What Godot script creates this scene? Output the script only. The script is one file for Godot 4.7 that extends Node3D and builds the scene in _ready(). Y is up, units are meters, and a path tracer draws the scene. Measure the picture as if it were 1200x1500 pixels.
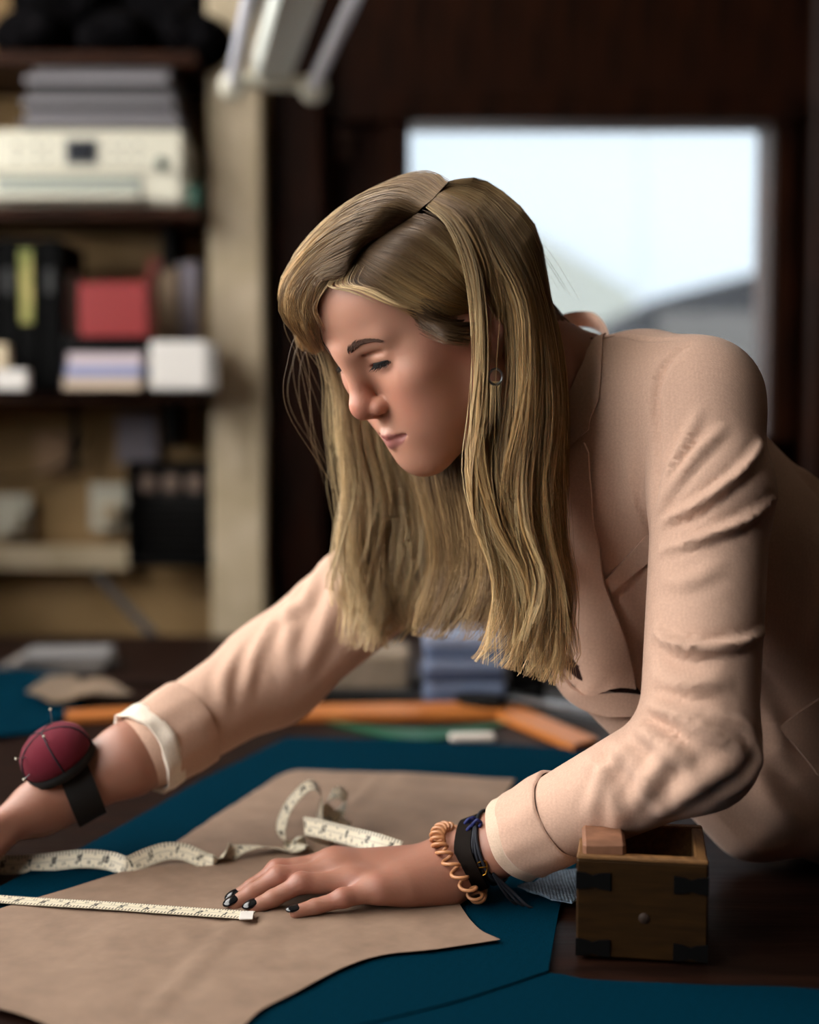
extends Node3D
# A tailor leans over the end of a cutting table in a dark workshop. Units are metres, y is up, the camera looks towards -z.

const TABLE_Y := 0.90
var M := {}          # materials by name
var taken := {}      # names in use at top level
var rng := RandomNumberGenerator.new()

func _ready():
	# --- camera
	var cam := Camera3D.new()
	cam.name = "camera"
	cam.fov = 2.0 * rad_to_deg(atan(750.0 / 2083.0))
	cam.near = 0.05
	cam.far = 200.0
	cam.position = Vector3(0, 1.36, 1.3)
	cam.rotation.x = -atan(150.0 / 2083.0)
	var lens := CameraAttributesPhysical.new()
	lens.frustum_focal_length = 12.0 * 2083.0 / 750.0
	lens.exposure_aperture = 1.2
	lens.frustum_focus_distance = 1.275
	cam.attributes = lens
	add_child(cam)
	cam.current = true
	# --- sky: a bright overcast day, lighter towards the zenith
	var sm := ProceduralSkyMaterial.new()
	sm.sky_top_color = Color(1.0, 0.985, 0.96)
	sm.sky_horizon_color = Color(0.88, 0.885, 0.88)
	sm.sky_curve = 0.25
	sm.sky_energy_multiplier = 1.0
	sm.ground_bottom_color = Color(0.32, 0.31, 0.30)
	sm.ground_horizon_color = Color(0.62, 0.63, 0.65)
	var sky := Sky.new()
	sky.sky_material = sm
	var env := Environment.new()
	env.background_mode = Environment.BG_SKY
	env.sky = sky
	env.background_energy_multiplier = 12.5
	env.tonemap_mode = Environment.TONE_MAPPER_LINEAR
	env.tonemap_exposure = 1.0
	env.sdfgi_enabled = true
	env.ssao_enabled = true
	env.ssil_enabled = true
	var we := WorldEnvironment.new()
	we.name = "world_environment"
	we.environment = env
	add_child(we)
	# --- the scene, large things first
	rng.seed = 7
	make_materials()
	build_room()
	build_street()
	build_table()
	build_background()
	build_person()
	build_table_things()

# ------------------------------------------------------------------ naming
func numbered(called: String) -> String:
	taken[called] = taken.get(called, 0) + 1
	return called if taken[called] == 1 else "%s_%03d" % [called, taken[called] - 1]

func tag(o: Node3D, label: String, category: String, group := "") -> Node3D:
	o.set_meta("label", label)
	o.set_meta("category", category)
	if group != "":
		o.set_meta("group", group)
	return o

func thing(called: String, label: String, category: String, at := Vector3.ZERO, turn := 0.0, group := "") -> Node3D:
	var o := Node3D.new()
	o.name = numbered(called)
	add_child(o)
	o.position = at
	o.rotation.y = turn
	return tag(o, label, category, group)

func obj(called: String, mesh: Mesh, mat: Material, parent: Node = null, at := Vector3.ZERO) -> MeshInstance3D:
	var o := MeshInstance3D.new()
	o.name = numbered(called) if parent == null else called
	o.mesh = mesh
	o.material_override = mat
	o.position = at
	if parent == null:
		add_child(o, true)
	else:
		parent.add_child(o, true)
	return o

func struct(called: String, mesh: Mesh, mat: Material, at := Vector3.ZERO, parent: Node = null) -> MeshInstance3D:
	var o := obj(called, mesh, mat, parent, at)
	if parent == null:
		o.set_meta("kind", "structure")
	return o

func stuff(o: Node3D) -> Node3D:
	o.set_meta("kind", "stuff")
	return o


# ------------------------------------------------------------------ mesh collectors
class Bag:
	var v := PackedVector3Array()
	var n := PackedVector3Array()
	var c := PackedColorArray()
	var uv := PackedVector2Array()
	var i := PackedInt32Array()
	var coloured := false
	func quad(a: Vector3, b: Vector3, cc: Vector3, d: Vector3) -> void:   # clockwise seen from the front
		var nn := (cc - a).cross(b - a).normalized()
		if nn == Vector3.ZERO:
			nn = (d - a).cross(cc - a).normalized()
		var s := v.size()
		v.append_array([a, b, cc, d]); n.append_array([nn, nn, nn, nn])
		i.append_array([s, s + 1, s + 2, s, s + 2, s + 3])
	func tri(a: Vector3, b: Vector3, cc: Vector3) -> void:
		var nn := (cc - a).cross(b - a).normalized()
		var s := v.size()
		v.append_array([a, b, cc]); n.append_array([nn, nn, nn])
		i.append_array([s, s + 1, s + 2])
	func smooth() -> void:            # area weighted vertex normals from the index
		n.resize(v.size())
		n.fill(Vector3.ZERO)
		for k in range(0, i.size(), 3):
			var a := v[i[k]]
			var w := (v[i[k + 2]] - a).cross(v[i[k + 1]] - a)
			n[i[k]] += w; n[i[k + 1]] += w; n[i[k + 2]] += w
		for k in n.size():
			n[k] = n[k].normalized()
	func add(o: Bag, t := Transform3D.IDENTITY) -> void:
		var s := v.size()
		v.append_array(t * o.v)
		for k in o.n:
			n.append((t.basis * k).normalized())
		for k in o.i:
			i.append(s + k)
		c.append_array(o.c)
		uv.append_array(o.uv)
	func mesh() -> ArrayMesh:
		var a := []
		a.resize(Mesh.ARRAY_MAX)
		a[Mesh.ARRAY_VERTEX] = v
		a[Mesh.ARRAY_NORMAL] = n
		if c.size() == v.size():
			a[Mesh.ARRAY_COLOR] = c
		if uv.size() == v.size():
			a[Mesh.ARRAY_TEX_UV] = uv
		a[Mesh.ARRAY_INDEX] = i
		var m := ArrayMesh.new()
		m.add_surface_from_arrays(Mesh.PRIMITIVE_TRIANGLES, a)
		return m

# a box centred at c with chamfered edges
func box_into(g: Bag, c: Vector3, size: Vector3, r := 0.002, basis := Basis.IDENTITY) -> void:
	var h := size * 0.5
	r = minf(r, minf(h.x, minf(h.y, h.z)) * 0.6)
	var P := func(sx: int, sy: int, sz: int, k: int) -> Vector3:
		var q := Vector3(sx * (h.x - (0.0 if k == 0 else r)), sy * (h.y - (0.0 if k == 1 else r)), sz * (h.z - (0.0 if k == 2 else r)))
		return c + basis * q
	var face := func(a: Vector3, b: Vector3, cc: Vector3, d: Vector3) -> void:
		if ((cc - a).cross(b - a)).dot((a + b + cc + d) * 0.25 - c) < 0.0:
			g.quad(d, cc, b, a)
		else:
			g.quad(a, b, cc, d)
	for s in [-1, 1]:
		face.call(P.call(s, -1, -1, 0), P.call(s, 1, -1, 0), P.call(s, 1, 1, 0), P.call(s, -1, 1, 0))
		face.call(P.call(-1, s, -1, 1), P.call(1, s, -1, 1), P.call(1, s, 1, 1), P.call(-1, s, 1, 1))
		face.call(P.call(-1, -1, s, 2), P.call(1, -1, s, 2), P.call(1, 1, s, 2), P.call(-1, 1, s, 2))
	for a in [-1, 1]:
		for b in [-1, 1]:
			face.call(P.call(a, b, -1, 0), P.call(a, b, 1, 0), P.call(a, b, 1, 1), P.call(a, b, -1, 1))
			face.call(P.call(a, -1, b, 0), P.call(a, 1, b, 0), P.call(a, 1, b, 2), P.call(a, -1, b, 2))
			face.call(P.call(-1, a, b, 1), P.call(1, a, b, 1), P.call(1, a, b, 2), P.call(-1, a, b, 2))
			for e in [-1, 1]:
				var p: Vector3 = P.call(a, b, e, 0)
				var q: Vector3 = P.call(a, b, e, 1)
				var w: Vector3 = P.call(a, b, e, 2)
				if ((w - p).cross(q - p)).dot(p - c) < 0.0:
					g.tri(p, w, q)
				else:
					g.tri(p, q, w)

func box(size: Vector3, r := 0.002, at := Vector3.ZERO) -> ArrayMesh:
	var g := Bag.new()
	box_into(g, at, size, r)
	return g.mesh()

# a lathed profile round y: pairs (radius, height), from bottom to top
func lathe_into(g: Bag, prof: Array, segs := 24, t := Transform3D.IDENTITY) -> void:
	var o := Bag.new()
	for k in prof.size():
		for s in segs + 1:
			var an := TAU * s / segs
			o.v.append(Vector3(cos(an) * prof[k][0], prof[k][1], sin(an) * prof[k][0]))
	for k in prof.size() - 1:
		for s in segs:
			var a := k * (segs + 1) + s
			var b := a + segs + 1
			o.i.append_array([a, a + 1, b + 1, a, b + 1, b])
	o.smooth()
	for k in prof.size():           # close the seam
		var a := k * (segs + 1)
		var m := (o.n[a] + o.n[a + segs]).normalized()
		o.n[a] = m; o.n[a + segs] = m
	g.add(o, t)

# a tube along points; radius from start to end by the array r (resampled) ; flat squeezes it across "up"
func tube_into(g: Bag, pts: PackedVector3Array, r: Array, sides := 8, caps := true, flat := 1.0, up0 := Vector3.ZERO) -> void:
	var o := Bag.new()
	var m := pts.size()
	var up := up0
	for k in m:
		var tg := (pts[mini(k + 1, m - 1)] - pts[maxi(k - 1, 0)]).normalized()
		if up == Vector3.ZERO:
			up = Vector3.UP if absf(tg.y) < 0.9 else Vector3.RIGHT
		up = (up - tg * up.dot(tg)).normalized()
		var side := tg.cross(up)
		var f := float(k) / maxf(1.0, m - 1) * (r.size() - 1)
		var rr := lerpf(r[int(f)], r[mini(int(f) + 1, r.size() - 1)], f - int(f))
		for s in sides:
			var an := TAU * s / sides
			o.v.append(pts[k] + (side * cos(an) + up * sin(an) * flat) * rr)
	for k in m - 1:
		for s in sides:
			var a := k * sides + s
			var b := k * sides + (s + 1) % sides
			o.i.append_array([a, b + sides, b, a, a + sides, b + sides])
	if caps:
		for e in 2:
			var s0 := o.v.size()
			var base := 0 if e == 0 else (m - 1) * sides
			o.v.append(pts[0 if e == 0 else m - 1])
			for s in sides:
				if e == 0:
					o.i.append_array([s0, base + s, base + (s + 1) % sides])
				else:
					o.i.append_array([s0, base + (s + 1) % sides, base + s])
	o.smooth()
	g.add(o)

# Catmull-Rom through points, n steps per span
func curve(pts: Array, n := 8) -> PackedVector3Array:
	var out := PackedVector3Array()
	var m := pts.size()
	for k in m - 1:
		var a: Vector3 = pts[maxi(k - 1, 0)]
		var b: Vector3 = pts[k]
		var c: Vector3 = pts[k + 1]
		var d: Vector3 = pts[mini(k + 2, m - 1)]
		for s in n:
			out.append(b.cubic_interpolate(c, a, d, float(s) / n))
	out.append(pts[m - 1])
	return out

# a band of given width and thickness along points; side[k] is the direction across the band
func band_into(g: Bag, pts: PackedVector3Array, side: PackedVector3Array, width: float, thick: float, uvs := false) -> void:
	var o := Bag.new()
	var run := 0.0
	var m := pts.size()
	for k in m:
		var tg := (pts[mini(k + 1, m - 1)] - pts[maxi(k - 1, 0)]).normalized()
		var sd := (side[k] - tg * side[k].dot(tg)).normalized()
		var up := sd.cross(tg)
		if k > 0:
			run += pts[k].distance_to(pts[k - 1])
		var a := pts[k] - sd * width * 0.5
		var b := pts[k] + sd * width * 0.5
		var h := up * thick * 0.5
		o.v.append_array([a + h, b + h, b + h, b - h, b - h, a - h, a - h, a + h])
		if uvs:
			o.uv.append_array([Vector2(run, 0), Vector2(run, 1), Vector2(run, 1), Vector2(run, 0), Vector2(run, 0), Vector2(run, 1), Vector2(run, 1), Vector2(run, 0)])
	for k in m - 1:
		for s in [0, 2, 4, 6]:
			var a: int = k * 8 + s
			o.i.append_array([a, a + 8, a + 9, a, a + 9, a + 1])
	for e in [0, (m - 1) * 8]:
		if e == 0:
			o.i.append_array([0, 1, 3, 0, 3, 5])
		else:
			o.i.append_array([e, e + 3, e + 1, e, e + 5, e + 3])
	o.smooth()
	g.add(o)

# flat outline in x,z (metres) triangulated with inner points, lifted by h(Vector2) and given a thickness
func sheet(outline: PackedVector2Array, h: Callable, thick: float, cell := 0.02) -> ArrayMesh:
	var pts := PackedVector2Array()
	var m := outline.size()
	for k in m:
		var a := outline[k]
		var b := outline[(k + 1) % m]
		var steps := maxi(1, int(a.distance_to(b) / cell))
		for s in steps:
			pts.append(a.lerp(b, float(s) / steps))
	var rim := pts.size()
	var ring := pts.duplicate()
	var lo := pts[0]
	var hi := pts[0]
	for p in pts:
		lo = lo.min(p)
		hi = hi.max(p)
	var nx := int((hi.x - lo.x) / cell)
	var ny := int((hi.y - lo.y) / cell)
	for y in ny:
		for x in nx:
			var p := lo + Vector2(x + 0.5 + 0.25 * sin(y * 2.1 + x), y + 0.5 + 0.25 * sin(x * 1.7)) * cell
			if not Geometry2D.is_point_in_polygon(p, ring):
				continue
			var near := false
			for k in rim:
				if ring[k].distance_squared_to(p) < cell * cell * 0.2:
					near = true
					break
			if not near:
				pts.append(p)
	var t := Geometry2D.triangulate_delaunay(pts)
	var g := Bag.new()
	for p in pts:
		g.v.append(Vector3(p.x, h.call(p) + thick, p.y))
	var top := pts.size()
	for k in range(0, t.size(), 3):
		var a := pts[t[k]]
		var b := pts[t[k + 1]]
		var c := pts[t[k + 2]]
		if not Geometry2D.is_point_in_polygon((a + b + c) / 3.0, ring):
			continue
		if (b - a).cross(c - a) > 0.0:
			g.i.append_array([t[k], t[k + 1], t[k + 2]])
		else:
			g.i.append_array([t[k], t[k + 2], t[k + 1]])
	var tri := g.i.size()
	for p in pts:
		g.v.append(Vector3(p.x, h.call(p), p.y))
	for k in range(0, tri, 3):
		g.i.append_array([g.i[k] + top, g.i[k + 2] + top, g.i[k + 1] + top])
	var turn := 1.0 if signed_area(ring) > 0.0 else -1.0
	for k in rim:
		var a := k
		var b := (k + 1) % rim
		var s := g.v.size()
		g.v.append_array([g.v[a], g.v[b], g.v[b + top], g.v[a + top]])
		if turn > 0.0:
			g.i.append_array([s, s + 2, s + 1, s, s + 3, s + 2])
		else:
			g.i.append_array([s, s + 1, s + 2, s, s + 2, s + 3])
	g.smooth()
	return g.mesh()

func signed_area(p: PackedVector2Array) -> float:
	var s := 0.0
	for k in p.size():
		s += p[k].cross(p[(k + 1) % p.size()])
	return s * 0.5

# an outline in x,y extruded along z with depth d (centred), small chamfer
func extrude(outline: PackedVector2Array, d: float) -> Bag:
	var g := Bag.new()
	var t := Geometry2D.triangulate_polygon(outline)
	for s in [1.0, -1.0]:
		for k in range(0, t.size(), 3):
			var a := Vector3(outline[t[k]].x, outline[t[k]].y, s * d * 0.5)
			var b := Vector3(outline[t[k + 1]].x, outline[t[k + 1]].y, s * d * 0.5)
			var c := Vector3(outline[t[k + 2]].x, outline[t[k + 2]].y, s * d * 0.5)
			if ((c - a).cross(b - a)).z * s > 0.0:
				g.tri(a, b, c)
			else:
				g.tri(a, c, b)
	var turn := signed_area(outline)
	for k in outline.size():
		var a := outline[k]
		var b := outline[(k + 1) % outline.size()]
		var q := [Vector3(a.x, a.y, -d * 0.5), Vector3(a.x, a.y, d * 0.5), Vector3(b.x, b.y, d * 0.5), Vector3(b.x, b.y, -d * 0.5)]
		if turn > 0.0:
			g.quad(q[0], q[1], q[2], q[3])
		else:
			g.quad(q[3], q[2], q[1], q[0])
	return g

# ------------------------------------------------------------------ implicit surfaces
class Field:
	# a list of tapered capsules with elliptical section and ellipsoids, joined or cut one after the other
	var A := PackedVector3Array()
	var W: Array[Basis] = []
	var len := PackedFloat32Array()
	var ra := PackedVector3Array()
	var rb := PackedVector3Array()
	var k := PackedFloat32Array()
	var op := PackedInt32Array()
	var all := PackedInt32Array()
	func put(a: Vector3, w: Basis, l: float, r0: Vector3, r1: Vector3, kk: float, o: int) -> void:
		all.append(A.size())
		A.append(a); W.append(w.transposed()); len.append(l); ra.append(r0); rb.append(r1); k.append(kk); op.append(o)
	# round tapered bone
	func bone(a: Vector3, b: Vector3, r0: float, r1: float, kk := 0.02, o := 0) -> void:
		slab(a, b, Vector3.ZERO, Vector2(r0, r0), Vector2(r1, r1), kk, o)
	# bone with elliptical section; side is the direction of the first radius
	func slab(a: Vector3, b: Vector3, side: Vector3, r0: Vector2, r1: Vector2, kk := 0.02, o := 0) -> void:
		var y := (b - a).normalized()
		var x := side
		if x == Vector3.ZERO:
			x = Vector3.RIGHT if absf(y.x) < 0.8 else Vector3.UP
		x = (x - y * x.dot(y)).normalized()
		put(a, Basis(x, y, x.cross(y)), a.distance_to(b), Vector3(r0.x, minf(r0.x, r0.y), r0.y), Vector3(r1.x, minf(r1.x, r1.y), r1.y), kk, o)
	func ball(c: Vector3, r: Vector3, basis := Basis.IDENTITY, kk := 0.01, o := 0) -> void:
		put(c, basis, 0.0, r, r, kk, o)
	func one(j: int, p: Vector3) -> float:
		var q := W[j] * (p - A[j])
		var r := ra[j]
		var l := len[j]
		if l > 0.0:
			var t := clampf(q.y / l, 0.0, 1.0)
			r = r.lerp(rb[j], t)
			q.y -= t * l
		var e := q / r
		var k0 := e.length()
		if k0 < 0.0001:
			return -minf(r.x, minf(r.y, r.z))
		return k0 * (k0 - 1.0) / (e / r).length()
	func at(p: Vector3, which: PackedInt32Array) -> float:
		var d := 1.0
		for j in which:
			var e := one(j, p)
			var kk := k[j]
			if op[j] == 0:
				var h := maxf(kk - absf(d - e), 0.0)
				d = minf(d, e) - h * h * 0.25 / kk
			else:
				var h := maxf(kk - absf(d + e), 0.0)
				d = maxf(d, -e) + h * h * 0.25 / kk
		return d
	func near(p: Vector3, reach: float, which: PackedInt32Array) -> PackedInt32Array:
		var ds := PackedFloat32Array()
		var best := 1e9
		for j in which:
			var e := one(j, p)
			ds.append(e)
			if op[j] == 0:
				best = minf(best, e)
		var out := PackedInt32Array()
		for n in which.size():
			var j := which[n]
			if ds[n] < (maxf(best, 0.0) if op[j] == 0 else 0.0) + reach * 3.2 + 2.0 * k[j]:
				out.append(j)
		return out
	func grad(p: Vector3, which: PackedInt32Array, e := 0.0008) -> Vector3:
		return Vector3(at(p + Vector3(e, 0, 0), which) - at(p - Vector3(e, 0, 0), which), at(p + Vector3(0, e, 0), which) - at(p - Vector3(0, e, 0), which), at(p + Vector3(0, 0, e), which) - at(p - Vector3(0, 0, e), which)).normalized()
	func snap(p: Vector3, off := 0.0) -> Vector3:      # the nearest point of the surface, lifted by off
		var w := near(p, 0.06, all)
		for n in 5:
			var d := at(p, w) - off
			if absf(d) < 0.0001:
				break
			p -= grad(p, w) * d
		return p
	# surface nets between lo and hi
	func nets(lo: Vector3, hi: Vector3, cell: float) -> Bag:
		const S := 5
		var nb := Vector3i(((hi - lo) / (cell * S)).ceil())
		var n := nb * S + Vector3i.ONE
		var val := PackedFloat32Array()
		val.resize(n.x * n.y * n.z)
		val.fill(1.0)
		var blocks: Array[Vector3i] = []
		var half := cell * S * 0.87
		var B := 4
		for cz in range(0, nb.z, B):
			for cy in range(0, nb.y, B):
				for cx in range(0, nb.x, B):
					var cc := lo + (Vector3(cx, cy, cz) + Vector3.ONE * B * 0.5) * cell * S
					var big := half * B
					var wide := near(cc, big, all)
					var dd := at(cc, wide)
					if dd > big * 1.35:
						continue
					for bz in range(cz, mini(cz + B, nb.z)):
						for by in range(cy, mini(cy + B, nb.y)):
							for bx in range(cx, mini(cx + B, nb.x)):
								var c := lo + (Vector3(bx, by, bz) + Vector3.ONE * 0.5) * cell * S
								var w := near(c, half, wide)
								var d := at(c, w) if w.size() else 1.0
								var live := d < half * 1.35 + cell and d > -half * 2.4
								if live:
									blocks.append(Vector3i(bx, by, bz))
								elif d > 0.0:
									continue
								for z in S + (1 if bz == nb.z - 1 else 0):
									for y in S + (1 if by == nb.y - 1 else 0):
										var row := ((bz * S + z) * n.y + by * S + y) * n.x + bx * S
										for x in S + (1 if bx == nb.x - 1 else 0):
											val[row + x] = at(lo + Vector3(bx * S + x, by * S + y, bz * S + z) * cell, w) if live else d
		var g := Bag.new()
		var made := {}
		var sx := 1
		var sy := n.x
		var sz := n.x * n.y
		var cut := cell * 3.0
		for b in blocks:
			for z in S:
				for y in S:
					for x in S:
						var ix := b.x * S + x
						var iy := b.y * S + y
						var iz := b.z * S + z
						var at0 := (iz * n.y + iy) * n.x + ix
						var v0 := val[at0]
						if absf(v0) > cut:
							continue
						var vs := [v0, val[at0 + 1], val[at0 + sy], val[at0 + sy + 1], val[at0 + sz], val[at0 + sz + 1], val[at0 + sz + sy], val[at0 + sz + sy + 1]]
						var m := 0
						for q in 8:
							if vs[q] < 0.0:
								m += 1
						if m == 0 or m == 8:
							continue
						var sum := Vector3.ZERO
						var hits := 0
						for e in EDGES:
							var va: float = vs[e[0]]
							var vb: float = vs[e[1]]
							if (va < 0.0) != (vb < 0.0):
								var t := va / (va - vb)
								sum += CORNER[e[0]].lerp(CORNER[e[1]], t)
								hits += 1
						made[at0] = g.v.size()
						g.v.append(lo + (Vector3(ix, iy, iz) + sum / hits) * cell)
		for at0: int in made:
			var v0 := val[at0]
			var inside := v0 < 0.0
			for ax in 3:
				var d := sx if ax == 0 else sy if ax == 1 else sz
				var u := sy if ax == 0 else sz if ax == 1 else sx
				var w := sz if ax == 0 else sx if ax == 1 else sy
				if inside == (val[at0 + d] < 0.0):
					continue
				var a: int = made[at0]
				var q: int = made.get(at0 - u, -1)
				var r: int = made.get(at0 - u - w, -1)
				var s: int = made.get(at0 - w, -1)
				if q < 0 or r < 0 or s < 0:
					continue
				if inside:
					g.i.append_array([a, r, q, a, s, r])
				else:
					g.i.append_array([a, q, r, a, r, s])
		g.smooth()
		return g
	const CORNER := [Vector3(0, 0, 0), Vector3(1, 0, 0), Vector3(0, 1, 0), Vector3(1, 1, 0), Vector3(0, 0, 1), Vector3(1, 0, 1), Vector3(0, 1, 1), Vector3(1, 1, 1)]
	const EDGES := [[0, 1], [2, 3], [4, 5], [6, 7], [0, 2], [1, 3], [4, 6], [5, 7], [0, 4], [1, 5], [2, 6], [3, 7]]

# raised or sunk lines on a finished surface: each [points, width, height]; a soft-sided ridge along the polyline
func folds(g: Bag, list: Array) -> void:
	for f in list:
		var pts: PackedVector3Array = curve(f[0], 5)
		var w: float = f[1]
		var h: float = f[2]
		var mid := Vector3.ZERO
		for p in pts:
			mid += p
		mid /= pts.size()
		var reach := 0.0
		for p in pts:
			reach = maxf(reach, p.distance_to(mid))
		reach = (reach + w * 2.2) ** 2
		var m := pts.size()
		for k in g.v.size():
			var p := g.v[k]
			if p.distance_squared_to(mid) > reach:
				continue
			var best := 1e9
			var along := 0.0
			for s in m - 1:
				var ab := pts[s + 1] - pts[s]
				var t := clampf((p - pts[s]).dot(ab) / ab.length_squared(), 0.0, 1.0)
				var e := p.distance_squared_to(pts[s] + ab * t)
				if e < best:
					best = e
					along = (s + t) / (m - 1)
			var x := sqrt(best) / w
			if x < 2.2:
				var ends := sin(PI * clampf(along, 0.03, 0.97)) ** 0.6
				# a crest with a shallow trough on either side
				g.v[k] = p + g.n[k] * (h * ends * (exp(-x * x * 2.0) - 0.25 * exp(-(x - 1.3) * (x - 1.3) * 5.0)))
	g.smooth()


# ------------------------------------------------------------------ materials
func noise(freq: float, kind := FastNoiseLite.TYPE_SIMPLEX_SMOOTH, oct := 4, sd := 1) -> FastNoiseLite:
	var f := FastNoiseLite.new()
	f.noise_type = kind
	f.frequency = freq
	f.fractal_octaves = oct
	f.seed = sd
	return f

func noise_tex(freq: float, lo: Color, hi: Color, mid := 0.5, oct := 4, size := 256, sd := 1, kind := FastNoiseLite.TYPE_SIMPLEX_SMOOTH) -> NoiseTexture2D:
	var t := NoiseTexture2D.new()
	t.width = size
	t.height = size
	t.seamless = true
	t.noise = noise(freq, kind, oct, sd)
	var ramp := Gradient.new()
	ramp.offsets = PackedFloat32Array([0.15, mid, 0.85])
	ramp.colors = PackedColorArray([lo, lo.lerp(hi, 0.5), hi])
	t.color_ramp = ramp
	return t

func noise_normal(freq: float, strength: float, size := 256, oct := 3, sd := 3) -> NoiseTexture2D:
	var t := NoiseTexture2D.new()
	t.width = size
	t.height = size
	t.seamless = true
	t.as_normal_map = true
	t.bump_strength = strength
	t.noise = noise(freq, FastNoiseLite.TYPE_SIMPLEX_SMOOTH, oct, sd)
	return t

func plain(called: String, col: Color, rough := 0.6, metal := 0.0) -> StandardMaterial3D:
	var m := StandardMaterial3D.new()
	m.resource_name = called
	m.albedo_color = col
	m.roughness = rough
	m.metallic = metal
	M[called] = m
	return m

# noise-mottled material in world space; stretch gives a grain direction
func mottled(called: String, lo: Color, hi: Color, freq := 0.02, scale := Vector3.ONE, rough := 0.7, bump := 0.0, oct := 4, sd := 1) -> StandardMaterial3D:
	var m := plain(called, Color.WHITE, rough)
	m.albedo_texture = noise_tex(freq, lo, hi, 0.5, oct, 256, sd)
	m.uv1_triplanar = true
	m.uv1_world_triplanar = true
	m.uv1_scale = scale
	if bump > 0.0:
		m.normal_enabled = true
		m.normal_texture = noise_normal(freq * 2.0, bump, 256, 4, sd + 5)
	return m

# plain weave: crossing threads as a normal map
func weave_normal(n: int, depth: float) -> ImageTexture:
	var im := Image.create(n, n, false, Image.FORMAT_RGB8)
	for y in n:
		for x in n:
			var u := float(x) / n * 16.0
			var w := float(y) / n * 16.0
			var over := (int(u) + int(w)) % 2 == 0
			var hgt := absf(sin(PI * u)) if not over else absf(sin(PI * w))
			var h2 := 0.55 + 0.45 * (absf(sin(PI * w)) * absf(sin(PI * u)))
			var q := hgt * h2
			im.set_pixel(x, y, Color(q, q, q))
	im.bump_map_to_normal_map(depth)
	return ImageTexture.create_from_image(im)

func cloth(called: String, col: Color, vary: float, tile: float, rough := 0.9, sheen := 0.3, depth := 1.5) -> StandardMaterial3D:
	var m := plain(called, Color.WHITE, rough)
	m.albedo_texture = noise_tex(0.03, Color(col.r * (1.0 - vary), col.g * (1.0 - vary), col.b * (1.0 - vary)), Color(col.r * (1.0 + vary), col.g * (1.0 + vary), col.b * (1.0 + vary)), 0.5, 5, 256, called.length())
	m.metallic_specular = 0.25
	m.uv1_triplanar = true
	m.uv1_world_triplanar = true
	m.uv1_scale = Vector3.ONE * tile
	m.rim_enabled = sheen > 0.0
	m.rim = sheen
	m.rim_tint = 0.6
	m.normal_enabled = depth > 0.0
	if depth > 0.0:
		if not M.has("weave"):
			M["weave"] = weave_normal(128, 4.0)
		m.normal_texture = M["weave"]
		m.normal_scale = depth
	return m

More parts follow.
